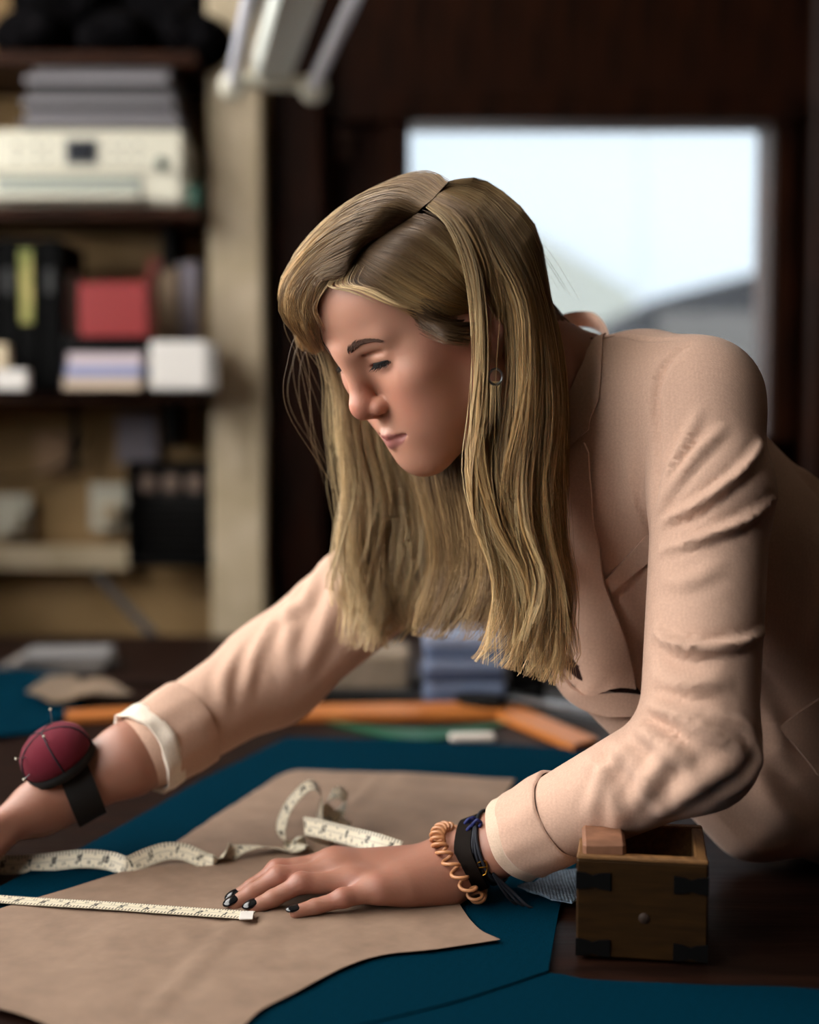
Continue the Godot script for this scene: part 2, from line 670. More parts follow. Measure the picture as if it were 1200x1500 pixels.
func make_materials():
	mottled("plaster", Color(0.55, 0.44, 0.285), Color(0.65, 0.53, 0.37), 0.01, Vector3.ONE * 1.2, 0.85, 0.6)
	mottled("cream paint", Color(0.70, 0.63, 0.51), Color(0.79, 0.72, 0.61), 0.012, Vector3.ONE * 2.0, 0.6, 0.4)
	mottled("dark wood", Color(0.09, 0.04, 0.02), Color(0.18, 0.085, 0.04), 0.02, Vector3(6, 0.7, 6), 0.42, 0.5, 5)
	mottled("table wood", Color(0.08, 0.04, 0.026), Color(0.14, 0.075, 0.048), 0.02, Vector3(0.8, 5, 6), 0.5, 0.5, 5)
	mottled("shelf wood", Color(0.13, 0.07, 0.04), Color(0.22, 0.12, 0.07), 0.02, Vector3(0.8, 6, 6), 0.5, 0.4, 5)
	mottled("shaded front wood", Color(0.135, 0.08, 0.022), Color(0.19, 0.12, 0.038), 0.02, Vector3(3, 22, 22), 0.55, 0.4, 5)  # box front only: the shade on that side is put into the colour
	mottled("lit panel wood", Color(0.38, 0.25, 0.12), Color(0.50, 0.35, 0.19), 0.02, Vector3(22, 22, 3), 0.6, 0.4, 5)  # same box, paler copy: light on rim and inside put into the colour
	mottled("pale wood", Color(0.55, 0.42, 0.30), Color(0.68, 0.54, 0.40), 0.02, Vector3(3, 22, 22), 0.6, 0.4, 5)
	mottled("ochre wood", Color(0.62, 0.34, 0.13), Color(0.75, 0.46, 0.20), 0.02, Vector3(2, 20, 20), 0.5, 0.3, 5)
	mottled("floor wood", Color(0.12, 0.08, 0.055), Color(0.2, 0.14, 0.1), 0.02, Vector3(0.6, 4, 4), 0.6, 0.3)
	mottled("ceiling paint", Color(0.72, 0.68, 0.60), Color(0.8, 0.77, 0.69), 0.01, Vector3.ONE, 0.9)
	mottled("paving", Color(0.5, 0.5, 0.5), Color(0.62, 0.62, 0.62), 0.02, Vector3.ONE * 0.5, 0.9)
	mottled("render", Color(0.72, 0.75, 0.78), Color(0.82, 0.84, 0.86), 0.01, Vector3.ONE * 0.2, 0.9)
	mottled("awning", Color(0.62, 0.66, 0.63), Color(0.7, 0.74, 0.71), 0.01, Vector3.ONE * 0.5, 0.9)
	var kraft := mottled("kraft", Color(0.52, 0.425, 0.355), Color(0.575, 0.475, 0.40), 0.02, Vector3.ONE * 3.0, 0.8, 0.0, 5, 4)
	kraft.detail_enabled = true
	kraft.detail_blend_mode = BaseMaterial3D.BLEND_MODE_MUL
	kraft.detail_albedo = noise_tex(0.06, Color(0.94, 0.94, 0.94), Color.WHITE, 0.5, 5, 256, 9)
	kraft.normal_enabled = true
	kraft.normal_texture = noise_normal(0.012, 1.5, 256, 4, 12)
	kraft.normal_scale = 0.5
	M["shaded front wood"].metallic_specular = 0.25
	M["dark wood"].metallic_specular = 0.2
	M["shelf wood"].metallic_specular = 0.2
	M["table wood"].metallic_specular = 0.18
	cloth("teal cloth", Color(0.0, 0.145, 0.205), 0.10, 40.0, 0.95, 0.0, 0.3)
	M["teal cloth"].metallic_specular = 0.08
	cloth("jacket cloth", Color(0.765, 0.63, 0.555), 0.045, 48.0, 0.85, 0.25, 0.14)
	cloth("cuff lining", Color(0.80, 0.70, 0.62), 0.04, 48.0, 0.8, 0.2, 0.3)
	cloth("white lining", Color(0.90, 0.85, 0.79), 0.04, 48.0, 0.8, 0.2, 0.3)  # paler copy of the lining: brighter light on the right cuff put into colour
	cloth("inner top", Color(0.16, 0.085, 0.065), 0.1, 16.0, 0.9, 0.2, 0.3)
	cloth("trouser cloth", Color(0.10, 0.10, 0.13), 0.1, 16.0, 0.9, 0.2, 0.4)
	plain("black plastic", Color(0.045, 0.043, 0.043), 0.5).metallic_specular = 0.2
	plain("steel", Color(0.62, 0.64, 0.66), 0.32, 0.9)
	plain("gold", Color(0.75, 0.55, 0.22), 0.3, 1.0)
	plain("white plastic", Color(0.80, 0.78, 0.71), 0.45)
	plain("white paper", Color(0.83, 0.81, 0.79), 0.85)
	var glass := plain("window glass", Color(0.9, 0.95, 1.0, 0.06), 0.02)
	glass.transparency = BaseMaterial3D.TRANSPARENCY_ALPHA


# ------------------------------------------------------------------ the workshop
const BACK := -1.95      # face of the back wall
func build_room():
	# shell with thickness; the left wall is open to the street in a wide shop window
	struct("floor", box(Vector3(4.2, 0.1, 5.0), 0.0, Vector3(0.3, -0.05, 0.35)), M["floor wood"])
	struct("ceiling", box(Vector3(4.2, 0.1, 5.0), 0.0, Vector3(0.3, 3.45, 0.35)), M["ceiling paint"])
	struct("wall_right", box(Vector3(0.15, 3.5, 5.0), 0.0, Vector3(2.3, 1.7, 0.35)), M["dark wood"])
	struct("wall_front", box(Vector3(4.2, 3.5, 0.15), 0.0, Vector3(0.3, 1.7, 2.8)), M["dark wood"])
	var wl := Bag.new()
	var W0 := -1.7      # the shop window runs from z = W0 to W1, y = H0 to H1
	var W1 := 2.1
	var H0 := 1.40
	var H1 := 3.20
	var wx := -1.35
	var mz := (W0 + W1) * 0.5
	var my := (H0 + H1) * 0.5
	box_into(wl, Vector3(wx, 1.7, (-2.1 + W0) * 0.5), Vector3(0.15, 3.5, W0 + 2.1), 0.0)
	box_into(wl, Vector3(wx, 1.7, (W1 + 2.8) * 0.5), Vector3(0.15, 3.5, 2.8 - W1), 0.0)
	box_into(wl, Vector3(wx, H0 * 0.5, mz), Vector3(0.15, H0, W1 - W0), 0.0)
	box_into(wl, Vector3(wx, (H1 + 3.45) * 0.5, mz), Vector3(0.15, 3.45 - H1, W1 - W0), 0.0)
	struct("wall_left", wl.mesh(), M["plaster"])
	var wf := Bag.new()
	for k in 4:
		box_into(wf, Vector3(wx, my, lerpf(W0 + 0.02, W1 - 0.02, k / 3.0)), Vector3(0.06, H1 - H0, 0.04), 0.004)
	for k in 2:
		box_into(wf, Vector3(wx, lerpf(H0 + 0.02, H1 - 0.02, k), mz), Vector3(0.06, 0.04, W1 - W0), 0.004)
	var w1 := struct("window_1", wf.mesh(), M["dark wood"])
	obj("pane", box(Vector3(0.004, H1 - H0, W1 - W0), 0.0, Vector3(wx, my, mz)), M["window glass"], w1)
	# back wall: plaster on the left, then a cream pillar, then dark panelling with a glazed opening
	var wb := Bag.new()
	box_into(wb, Vector3(-1.05, 1.7, BACK - 0.1), Vector3(1.5, 3.5, 0.15), 0.0)
	struct("wall_back", wb.mesh(), M["plaster"])
	struct("trim_1", box(Vector3(0.115, 3.4, 0.12), 0.006, Vector3(-0.372, 1.7, -1.83)), M["cream paint"])
	var x0 := 0.0
	var x1 := 0.805
	var y0 := 1.30
	var y1 := 2.0
	var pn := Bag.new()
	box_into(pn, Vector3((-0.31 + x0) * 0.5, 1.15, BACK - 0.05), Vector3(x0 + 0.31, 2.3, 0.1), 0.0)
	box_into(pn, Vector3((x1 + 2.25) * 0.5, 1.15, BACK - 0.05), Vector3(2.25 - x1, 2.3, 0.1), 0.0)
	box_into(pn, Vector3((x0 + x1) * 0.5, y0 * 0.5, BACK - 0.05), Vector3(x1 - x0, y0, 0.1), 0.0)
	box_into(pn, Vector3((x0 + x1) * 0.5, (y1 + 2.3) * 0.5, BACK - 0.05), Vector3(x1 - x0, 2.3 - y1, 0.1), 0.0)
	struct("wall_panelling", pn.mesh(), M["dark wood"])
	struct("wall_upper", box(Vector3(2.65, 1.3, 0.08), 0.0, Vector3(0.97, 2.8, BACK - 0.11)), M["ceiling paint"])
	# arched head board above the panelling
	var arch := PackedVector2Array()
	arch.append(Vector2(-0.31, 2.0))
	for k in 25:
		var f := k / 24.0
		arch.append(Vector2(lerpf(-0.31, 2.25, f), 2.16 + 0.26 * sin(PI * f) ** 0.55))
	arch.append(Vector2(2.25, 2.0))
	var ar := Bag.new()
	ar.add(extrude(arch, 0.06), Transform3D(Basis.IDENTITY, Vector3(0, 0, BACK + 0.02)))
	struct("trim_2", ar.mesh(), M["dark wood"])
	# window frame and mullion-free glass
	var fr := Bag.new()
	box_into(fr, Vector3(x0 - 0.03, (y0 + y1) * 0.5, BACK + 0.02), Vector3(0.06, y1 - y0 + 0.12, 0.05), 0.008)
	box_into(fr, Vector3(x1 + 0.03, (y0 + y1) * 0.5, BACK + 0.02), Vector3(0.06, y1 - y0 + 0.12, 0.05), 0.008)
	box_into(fr, Vector3((x0 + x1) * 0.5, y1 + 0.02, BACK + 0.055), Vector3(x1 - x0 + 0.12, 0.05, 0.02), 0.006)
	box_into(fr, Vector3((x0 + x1) * 0.5, y0 - 0.03, BACK + 0.02), Vector3(x1 - x0 + 0.12, 0.06, 0.05), 0.008)
	var w2 := struct("window_2", fr.mesh(), M["dark wood"])
	obj("pane", box(Vector3(x1 - x0, y1 - y0, 0.004), 0.0, Vector3((x0 + x1) * 0.5, (y0 + y1) * 0.5, BACK - 0.04)), M["window glass"], w2)
	struct("trim_3", box(Vector3(0.10, 2.3, 0.07), 0.012, Vector3(0.94, 1.15, BACK + 0.03)), M["dark wood"])
	struct("trim_4", box(Vector3(0.12, 2.2, 0.10), 0.012, Vector3(-0.245, 1.1, BACK + 0.05)), M["dark wood"])



# ------------------------------------------------------------------ the tailor
var head_at := Vector3(0.0092, 1.4453, -0.0316)
var head_turn := Basis()
var skin_field := Field.new()

func head_basis() -> Basis:
	var p := deg_to_rad(33.0)
	var a := deg_to_rad(31.0)
	var f := Vector3(-cos(p) * cos(a), -sin(p), cos(p) * sin(a))
	var l := Vector3(sin(a), 0, cos(a))
	return Basis(l, f.cross(l), f)      # x to her left, y to the crown, z the way she looks

func face_field() -> Field:
	var f := Field.new()
	f.ball(Vector3(0, 0.035, -0.012), Vector3(0.073, 0.080, 0.092))
	f.ball(Vector3(0, 0.040, 0.028), Vector3(0.060, 0.050, 0.056), Basis.IDENTITY, 0.03)
	f.slab(Vector3(0, -0.005, 0.030), Vector3(0, -0.090, 0.042), Vector3.RIGHT, Vector2(0.062, 0.048), Vector2(0.036, 0.034), 0.03)
	for s in [-1.0, 1.0]:
		f.bone(Vector3(0.052 * s, -0.072, 0.002), Vector3(0.012 * s, -0.106, 0.063), 0.017, 0.014, 0.03)
		f.bone(Vector3(0.057 * s, -0.02, -0.006), Vector3(0.052 * s, -0.072, 0.002), 0.017, 0.017, 0.03)
		f.ball(Vector3(0.045 * s, -0.024, 0.055), Vector3(0.023, 0.020, 0.021), Basis.IDENTITY, 0.02)
		f.slab(Vector3(0.046 * s, -0.015, 0.012), Vector3(0.040 * s, -0.078, 0.022), Vector3(1, 0, 0), Vector2(0.022, 0.030), Vector2(0.016, 0.026), 0.03)
		f.ball(Vector3(0.036 * s, -0.056, 0.052), Vector3(0.026, 0.034, 0.026), Basis.IDENTITY, 0.025)
	f.ball(Vector3(0, -0.106, 0.0675), Vector3(0.018, 0.015, 0.014), Basis.IDENTITY, 0.02)
	f.ball(Vector3(0, -0.076, 0.064), Vector3(0.030, 0.026, 0.022), Basis.IDENTITY, 0.02)
	# eye sockets, brow, nose
	for s in [-1.0, 1.0]:
		f.ball(Vector3(0.034 * s, 0.002, 0.095), Vector3(0.020, 0.013, 0.017), Basis.IDENTITY, 0.018, 1)
		f.bone(Vector3(0.008 * s, 0.014, 0.082), Vector3(0.042 * s, 0.018, 0.064), 0.006, 0.006, 0.016)
	f.bone(Vector3(0, 0.014, 0.080), Vector3(0, -0.030, 0.0945), 0.0080, 0.0080, 0.014)
	f.ball(Vector3(0, -0.0365, 0.0965), Vector3(0.0100, 0.0092, 0.0105), Basis.IDENTITY, 0.012)
	f.bone(Vector3(0, -0.041, 0.097), Vector3(0, -0.050, 0.082), 0.006, 0.007, 0.008)
	for s in [-1.0, 1.0]:
		f.ball(Vector3(0.0112 * s, -0.0420, 0.0865), Vector3(0.0070, 0.0076, 0.0098), Basis.IDENTITY, 0.0042)
		f.ball(Vector3(0.0064 * s, -0.0505, 0.0900), Vector3(0.0034, 0.004, 0.0058), Basis.IDENTITY, 0.002, 1)
	# lids over the eyeballs, with a narrow opening
	for s in [-1.0, 1.0]:
		f.ball(Vector3(0.032 * s, 0.0, 0.0645), Vector3(0.0165, 0.0134, 0.0136), Basis.IDENTITY, 0.005)
		f.ball(Vector3(0.032 * s, -0.0052, 0.077), Vector3(0.0150, 0.0028, 0.0085), Basis(Vector3(0, 0, 1), 0.06 * s), 0.0012, 1)
		f.bone(Vector3(0.022 * s, 0.0075, 0.0800), Vector3(0.044 * s, 0.0062, 0.0745), 0.0014, 0.0014, 0.004, 1)
	# lips
	for s in [-1.0, 1.0]:
		f.bone(Vector3(0.004 * s, -0.0722, 0.0880), Vector3(0.0235 * s, -0.0752, 0.0730), 0.0042, 0.0024, 0.005)
		f.bone(Vector3(0.0, -0.0815, 0.0855), Vector3(0.0195 * s, -0.0782, 0.0735), 0.0060, 0.0030, 0.005)
	for s in [-1.0, 1.0]:
		f.bone(Vector3(0.0, -0.0768, 0.0945), Vector3(0.016 * s, -0.0762, 0.0868), 0.0012, 0.0013, 0.003, 1)
		f.bone(Vector3(0.016 * s, -0.0762, 0.0868), Vector3(0.0248 * s, -0.0750, 0.0795), 0.0012, 0.0005, 0.005, 1)
	f.bone(Vector3(0, -0.059, 0.0925), Vector3(0, -0.066, 0.0945), 0.002, 0.002, 0.006, 1)
	# ears
	for s in [-1.0, 1.0]:
		var eb := Basis(Vector3(0, 1, 0), 0.35 * s) * Basis(Vector3(1, 0, 0), -0.15)
		f.ball(Vector3(0.072 * s, -0.022, -0.024), Vector3(0.007, 0.026, 0.017), eb, 0.006)
		f.ball(Vector3(0.081 * s, -0.016, -0.022), Vector3(0.006, 0.019, 0.010), eb, 0.005, 1)
		f.ball(Vector3(0.071 * s, -0.045, -0.015), Vector3(0.0055, 0.009, 0.0075), eb, 0.005)
	return f

func skin_tone(p: Vector3) -> Color:     # p in head axes
	var c := Color(0.475, 0.232, 0.157)
	var red := Color(0.475, 0.162, 0.112)
	var x := absf(p.x)
	# ruddier nose tip, cheeks and ears
	c = c.lerp(red, 0.55 * exp(-(Vector2(p.x, p.y + 0.038).length_squared() / 0.00030)) * float(p.z > 0.088))
	c = c.lerp(red, 0.38 * exp(-Vector2(x - 0.045, p.y + 0.044).length_squared() / 0.0007) * float(p.z > 0.0))
	c = c.lerp(red, 0.45 * smoothstep(0.064, 0.074, x) * smoothstep(0.05, 0.03, absf(p.y)))
	# lips
	var w := clampf(x / 0.0255, 0.0, 1.0)
	var dy := p.y + 0.0766 - 0.0014 * w * w
	var rim := (0.0056 * (1.0 - w * w * 0.9) + 0.0012 * exp(-pow((x - 0.006) / 0.004, 2.0))) if dy > 0.0 else 0.0088 * sqrt(maxf(0.0, 1.0 - w * w * 1.25))
	if p.z > 0.06 and x < 0.0255:
		c = c.lerp(Color(0.27, 0.085, 0.082), smoothstep(1.15, 0.8, absf(dy) / (rim + 0.0004)) * 0.85)
	return c

# 1 where the scalp carries hair, 0 on bare skin
func hair_line(p: Vector3) -> float:
	var edge := -0.06
	if p.z > -0.01:
		edge = lerpf(-0.012, 0.082, clampf(p.z / 0.074, 0.0, 1.1))
	edge += 0.003 * sin(p.x * 400.0 + p.z * 300.0)
	if absf(p.x) > 0.068 and p.y < 0.012 and p.z > -0.045:
		return 0.0
	return smoothstep(-0.003, 0.004, p.y - edge)

func build_person():
	head_turn = head_basis()
	var root := thing("person", "woman with long blond hair in a pale pink blazer leaning over the cutting table", "person")
	var g := Bag.new()
	var ff := face_field()
	var fm := ff.nets(Vector3(-0.095, -0.135, -0.115), Vector3(0.095, 0.125, 0.125), 0.0016)
	for p in fm.v:
		fm.c.append(skin_tone(p).lerp(Color(0.085, 0.052, 0.033), hair_line(p)))
	g.add(fm, Transform3D(head_turn, head_at))
	build_limbs(g)
	var sk := plain("skin", Color.WHITE, 0.5)
	sk.vertex_color_use_as_albedo = true
	sk.uv1_triplanar = true
	sk.uv1_scale = Vector3.ONE * 30.0
	sk.normal_enabled = true
	sk.normal_texture = noise_normal(0.05, 2.0, 256, 4, 31)
	sk.normal_scale = 0.22
	sk.subsurf_scatter_enabled = true
	sk.subsurf_scatter_strength = 0.12
	obj("body", g.mesh(), sk, root)
	build_eyes(root)
	build_hair(root)
	build_jacket(root)
	build_legs(root)

func build_eyes(root: Node3D) -> void:
	var t := Transform3D(head_turn, head_at)
	for s in [-1.0, 1.0]:
		var e := SphereMesh.new()
		e.radius = 0.0122
		e.height = 0.0244
		var o := obj("eye", e, plain("eye white", Color(0.75, 0.70, 0.67), 0.15), root)
		o.position = t * Vector3(0.032 * s, 0.0, 0.0645)
		var ir := Bag.new()
		var look := Vector3(0, -0.55, 1.0).normalized()
		var pr := []
		for k in 6:
			var an := 0.5 * (1.0 - k / 5.0)
			pr.append([sin(an) * 0.0125, cos(an) * 0.0125])
		lathe_into(ir, pr, 20, Transform3D(Basis(Vector3(1, 0, 0), atan2(look.z, look.y)), Vector3.ZERO))
		obj("iris", ir.mesh(), plain("iris", Color(0.16, 0.20, 0.22), 0.1), o).basis = head_turn
	# brows and lashes of single hairs
	var brow_mat := plain("brow hair", Color(0.34, 0.24, 0.19), 0.9)
	var lash_mat := plain("lash", Color(0.03, 0.02, 0.018), 0.95)
	var r := RandomNumberGenerator.new()
	r.seed = 3
	for s in [-1.0, 1.0]:
		var b := Bag.new()
		for k in 320:
			var f := r.randf()
			var y := 0.0165 + 0.0065 * sin(f * 2.4) - 0.003 * f * f + r.randf_range(-0.0040, 0.0040) * (1.0 - 0.75 * f) * (0.45 + 0.55 * smoothstep(0.0, 0.25, f))
			var p := Vector3((0.0165 + 0.045 * f) * s, y, 0.09)
			p = face_snap(p)
			var d := Vector3(s * (0.5 + f), 0.7 - 1.0 * f, 0.0).normalized()
			var q := face_snap(p + d * 0.006 * r.randf_range(0.7, 1.2)) + Vector3(0, 0, 0.0006)
			tube_into(b, PackedVector3Array([t * p, t * (p.lerp(q, 0.5) + Vector3(0, 0, 0.0006)), t * q]), [0.0004, 0.0003, 0.00012], 3, false)
		obj("eyebrow", b.mesh(), brow_mat, root)
	for s in [-1.0, 1.0]:
		var l := Bag.new()
		for k in 40:
			var f := k / 39.0
			var a := lerpf(-0.95, 1.0, f)
			var p := Vector3((0.0315 + 0.0150 * a) * s, -0.0030 - 0.0012 * a * a + 0.0013 * a, 0.0645 + 0.0138 * sqrt(maxf(0.05, 1.0 - a * a * 0.75)))
			var d := Vector3(s * a * 0.5, -0.42 - r.randf() * 0.3, 1.0).normalized() * r.randf_range(0.0045, 0.0085)
			tube_into(l, PackedVector3Array([t * p, t * (p + d * 0.5 + Vector3(0, -0.0012, 0)), t * (p + d)]), [0.00034, 0.00024, 0.00008], 3, false)
		var rim := []
		for k in 13:
			var a := lerpf(-1.0, 1.05, k / 12.0)
			rim.append(t * Vector3((0.0315 + 0.0150 * a) * s, -0.0026 - 0.0012 * a * a + 0.0013 * a, 0.0645 + 0.0136 * sqrt(maxf(0.05, 1.0 - a * a * 0.75))))
		tube_into(l, curve(rim, 3), [0.0003, 0.0008, 0.0009, 0.0004], 5, false)
		obj("eyelashes", l.mesh(), lash_mat, root)

func face_snap(p: Vector3) -> Vector3:
	if skin_field.all.is_empty():
		skin_field = face_field()
	return skin_field.snap(p, 0.0002)



# ------------------------------------------------------------------ hair: thousands of single strands combed along guides
var hair_rng := RandomNumberGenerator.new()

func strand(g: Bag, pts: PackedVector3Array, r0: float, r1: float, c0: Color, c1: Color, mix_at: float) -> void:
	var m := pts.size()
	var s0 := g.v.size()
	var up := Vector3(0.3, 0.1, 0.9)
	for k in m:
		var tg := (pts[mini(k + 1, m - 1)] - pts[maxi(k - 1, 0)]).normalized()
		up = (up - tg * up.dot(tg)).normalized()
		var sd := tg.cross(up)
		var f := float(k) / (m - 1)
		var r := lerpf(r0, r1, f * f)
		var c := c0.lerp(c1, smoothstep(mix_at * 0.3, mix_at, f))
		for q in 3:
			var o := up if q == 0 else (sd * 0.866 - up * 0.5) if q == 1 else (sd * -0.866 - up * 0.5)
			g.v.append(pts[k] + o * r)
			g.n.append(o)
			g.c.append(c)
		if k > 0:
			var a := s0 + k * 3
			g.i.append_array([a - 3, a, a - 2, a - 2, a, a + 1, a - 2, a + 1, a - 1, a - 1, a + 1, a + 2, a - 1, a + 2, a - 3, a - 3, a + 2, a])

# guides: neighbouring strands side by side, each with the same number of points; n strands between them, thick metres deep
func comb(g: Bag, guides: Array, n: int, thick: float, wave := 0.0, clump := 14, tones := [], root_dark := 0.0, steps := 3, ragged := 0.06, lead := 0.0) -> void:
	var r := hair_rng
	var m: int = guides[0].size()
	var gn := guides.size()
	var at := func(u: float, j: int) -> Vector3:
		var x := clampf(u, 0.0, 1.0) * (gn - 1)
		var i0 := mini(int(x), gn - 2) if gn > 1 else 0
		var a: Vector3 = guides[i0][j]
		var b: Vector3 = guides[mini(i0 + 1, gn - 1)][j]
		return a.lerp(b, x - i0)
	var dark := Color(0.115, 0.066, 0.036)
	if tones.is_empty():
		tones = [Color(0.34, 0.19, 0.075), Color(0.78, 0.53, 0.25), Color(0.96, 0.75, 0.44), Color(0.60, 0.38, 0.16)]
	var left := 0
	var uc := 0.0
	var wc := 0.0
	var ph := 0.0
	var tone := Color()
	var spread := 0.0
	var short := 0.0
	for s in n:
		if left == 0:
			left = r.randi_range(clump / 2, clump * 3 / 2)
			uc = r.randf()
			wc = r.randf()
			ph = r.randf() * TAU
			spread = r.randf_range(0.3, 0.85)
			short = r.randf() * r.randf() * ragged * 1.3
			tone = tones[r.randi() % tones.size()]
			tone = tone.lerp(tones[r.randi() % tones.size()], r.randf() * 0.4) * r.randf_range(0.66, 1.2)
			tone = Color(tone.r, tone.g * 0.95, tone.b * 0.84)
		left -= 1
		var du := r.randfn(0.0, 1.0) * 0.055
		var dw := r.randfn(0.0, 1.0) * 0.16
		var cp := []
		var stop := m - 1 - (short + r.randf() * r.randf() * ragged * 0.8) * (m - 1)
		for j in m:
			var f := float(j) / (m - 1)
			var tight := lerpf(1.0, spread, smoothstep(0.1, 0.7, f)) * (1.0 - 0.45 * smoothstep(0.75, 1.0, f))
			var u := uc + du * tight
			var p: Vector3 = at.call(u, j)
			var across: Vector3 = at.call(minf(u + 0.1, 1.0), j) - at.call(maxf(u - 0.1, 0.0), j)
			var along: Vector3 = at.call(u, mini(j + 1, m - 1)) - at.call(u, maxi(j - 1, 0))
			var nn := across.cross(along).normalized()
			if nn.dot(p - head_at) < 0.0:
				nn = -nn
			var over := u - clampf(u, 0.0, 1.0)
			p += across.normalized() * over * 0.12
			p += nn * thick * (clampf(wc + dw * tight, -0.1, 1.1)) * lerpf(0.12, 1.0, smoothstep(0.0, 0.35, f))
			if wave > 0.0:
				var w := wave * f * f * (0.7 + 0.9 * f)
				p += across.normalized() * w * sin(ph + f * 9.0 + du * 8.0) + nn * w * 0.6 * cos(ph * 1.7 + f * 8.0)
			cp.append(p)
		var pts := curve(cp, steps)
		var keep := maxi(3, int(stop * steps) + 1)
		if keep < pts.size():
			pts.resize(keep)
		var drop := int(r.randf() * r.randf() * lead * pts.size())
		if drop > 0:
			pts = pts.slice(drop)
		var c: Color = tone.lerp(tones[r.randi() % tones.size()], 0.25) * r.randf_range(0.75, 1.2)
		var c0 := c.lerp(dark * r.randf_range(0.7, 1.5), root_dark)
		strand(g, pts, 0.00026, 0.00015, c0, c, 0.3 + 0.4 * root_dark)

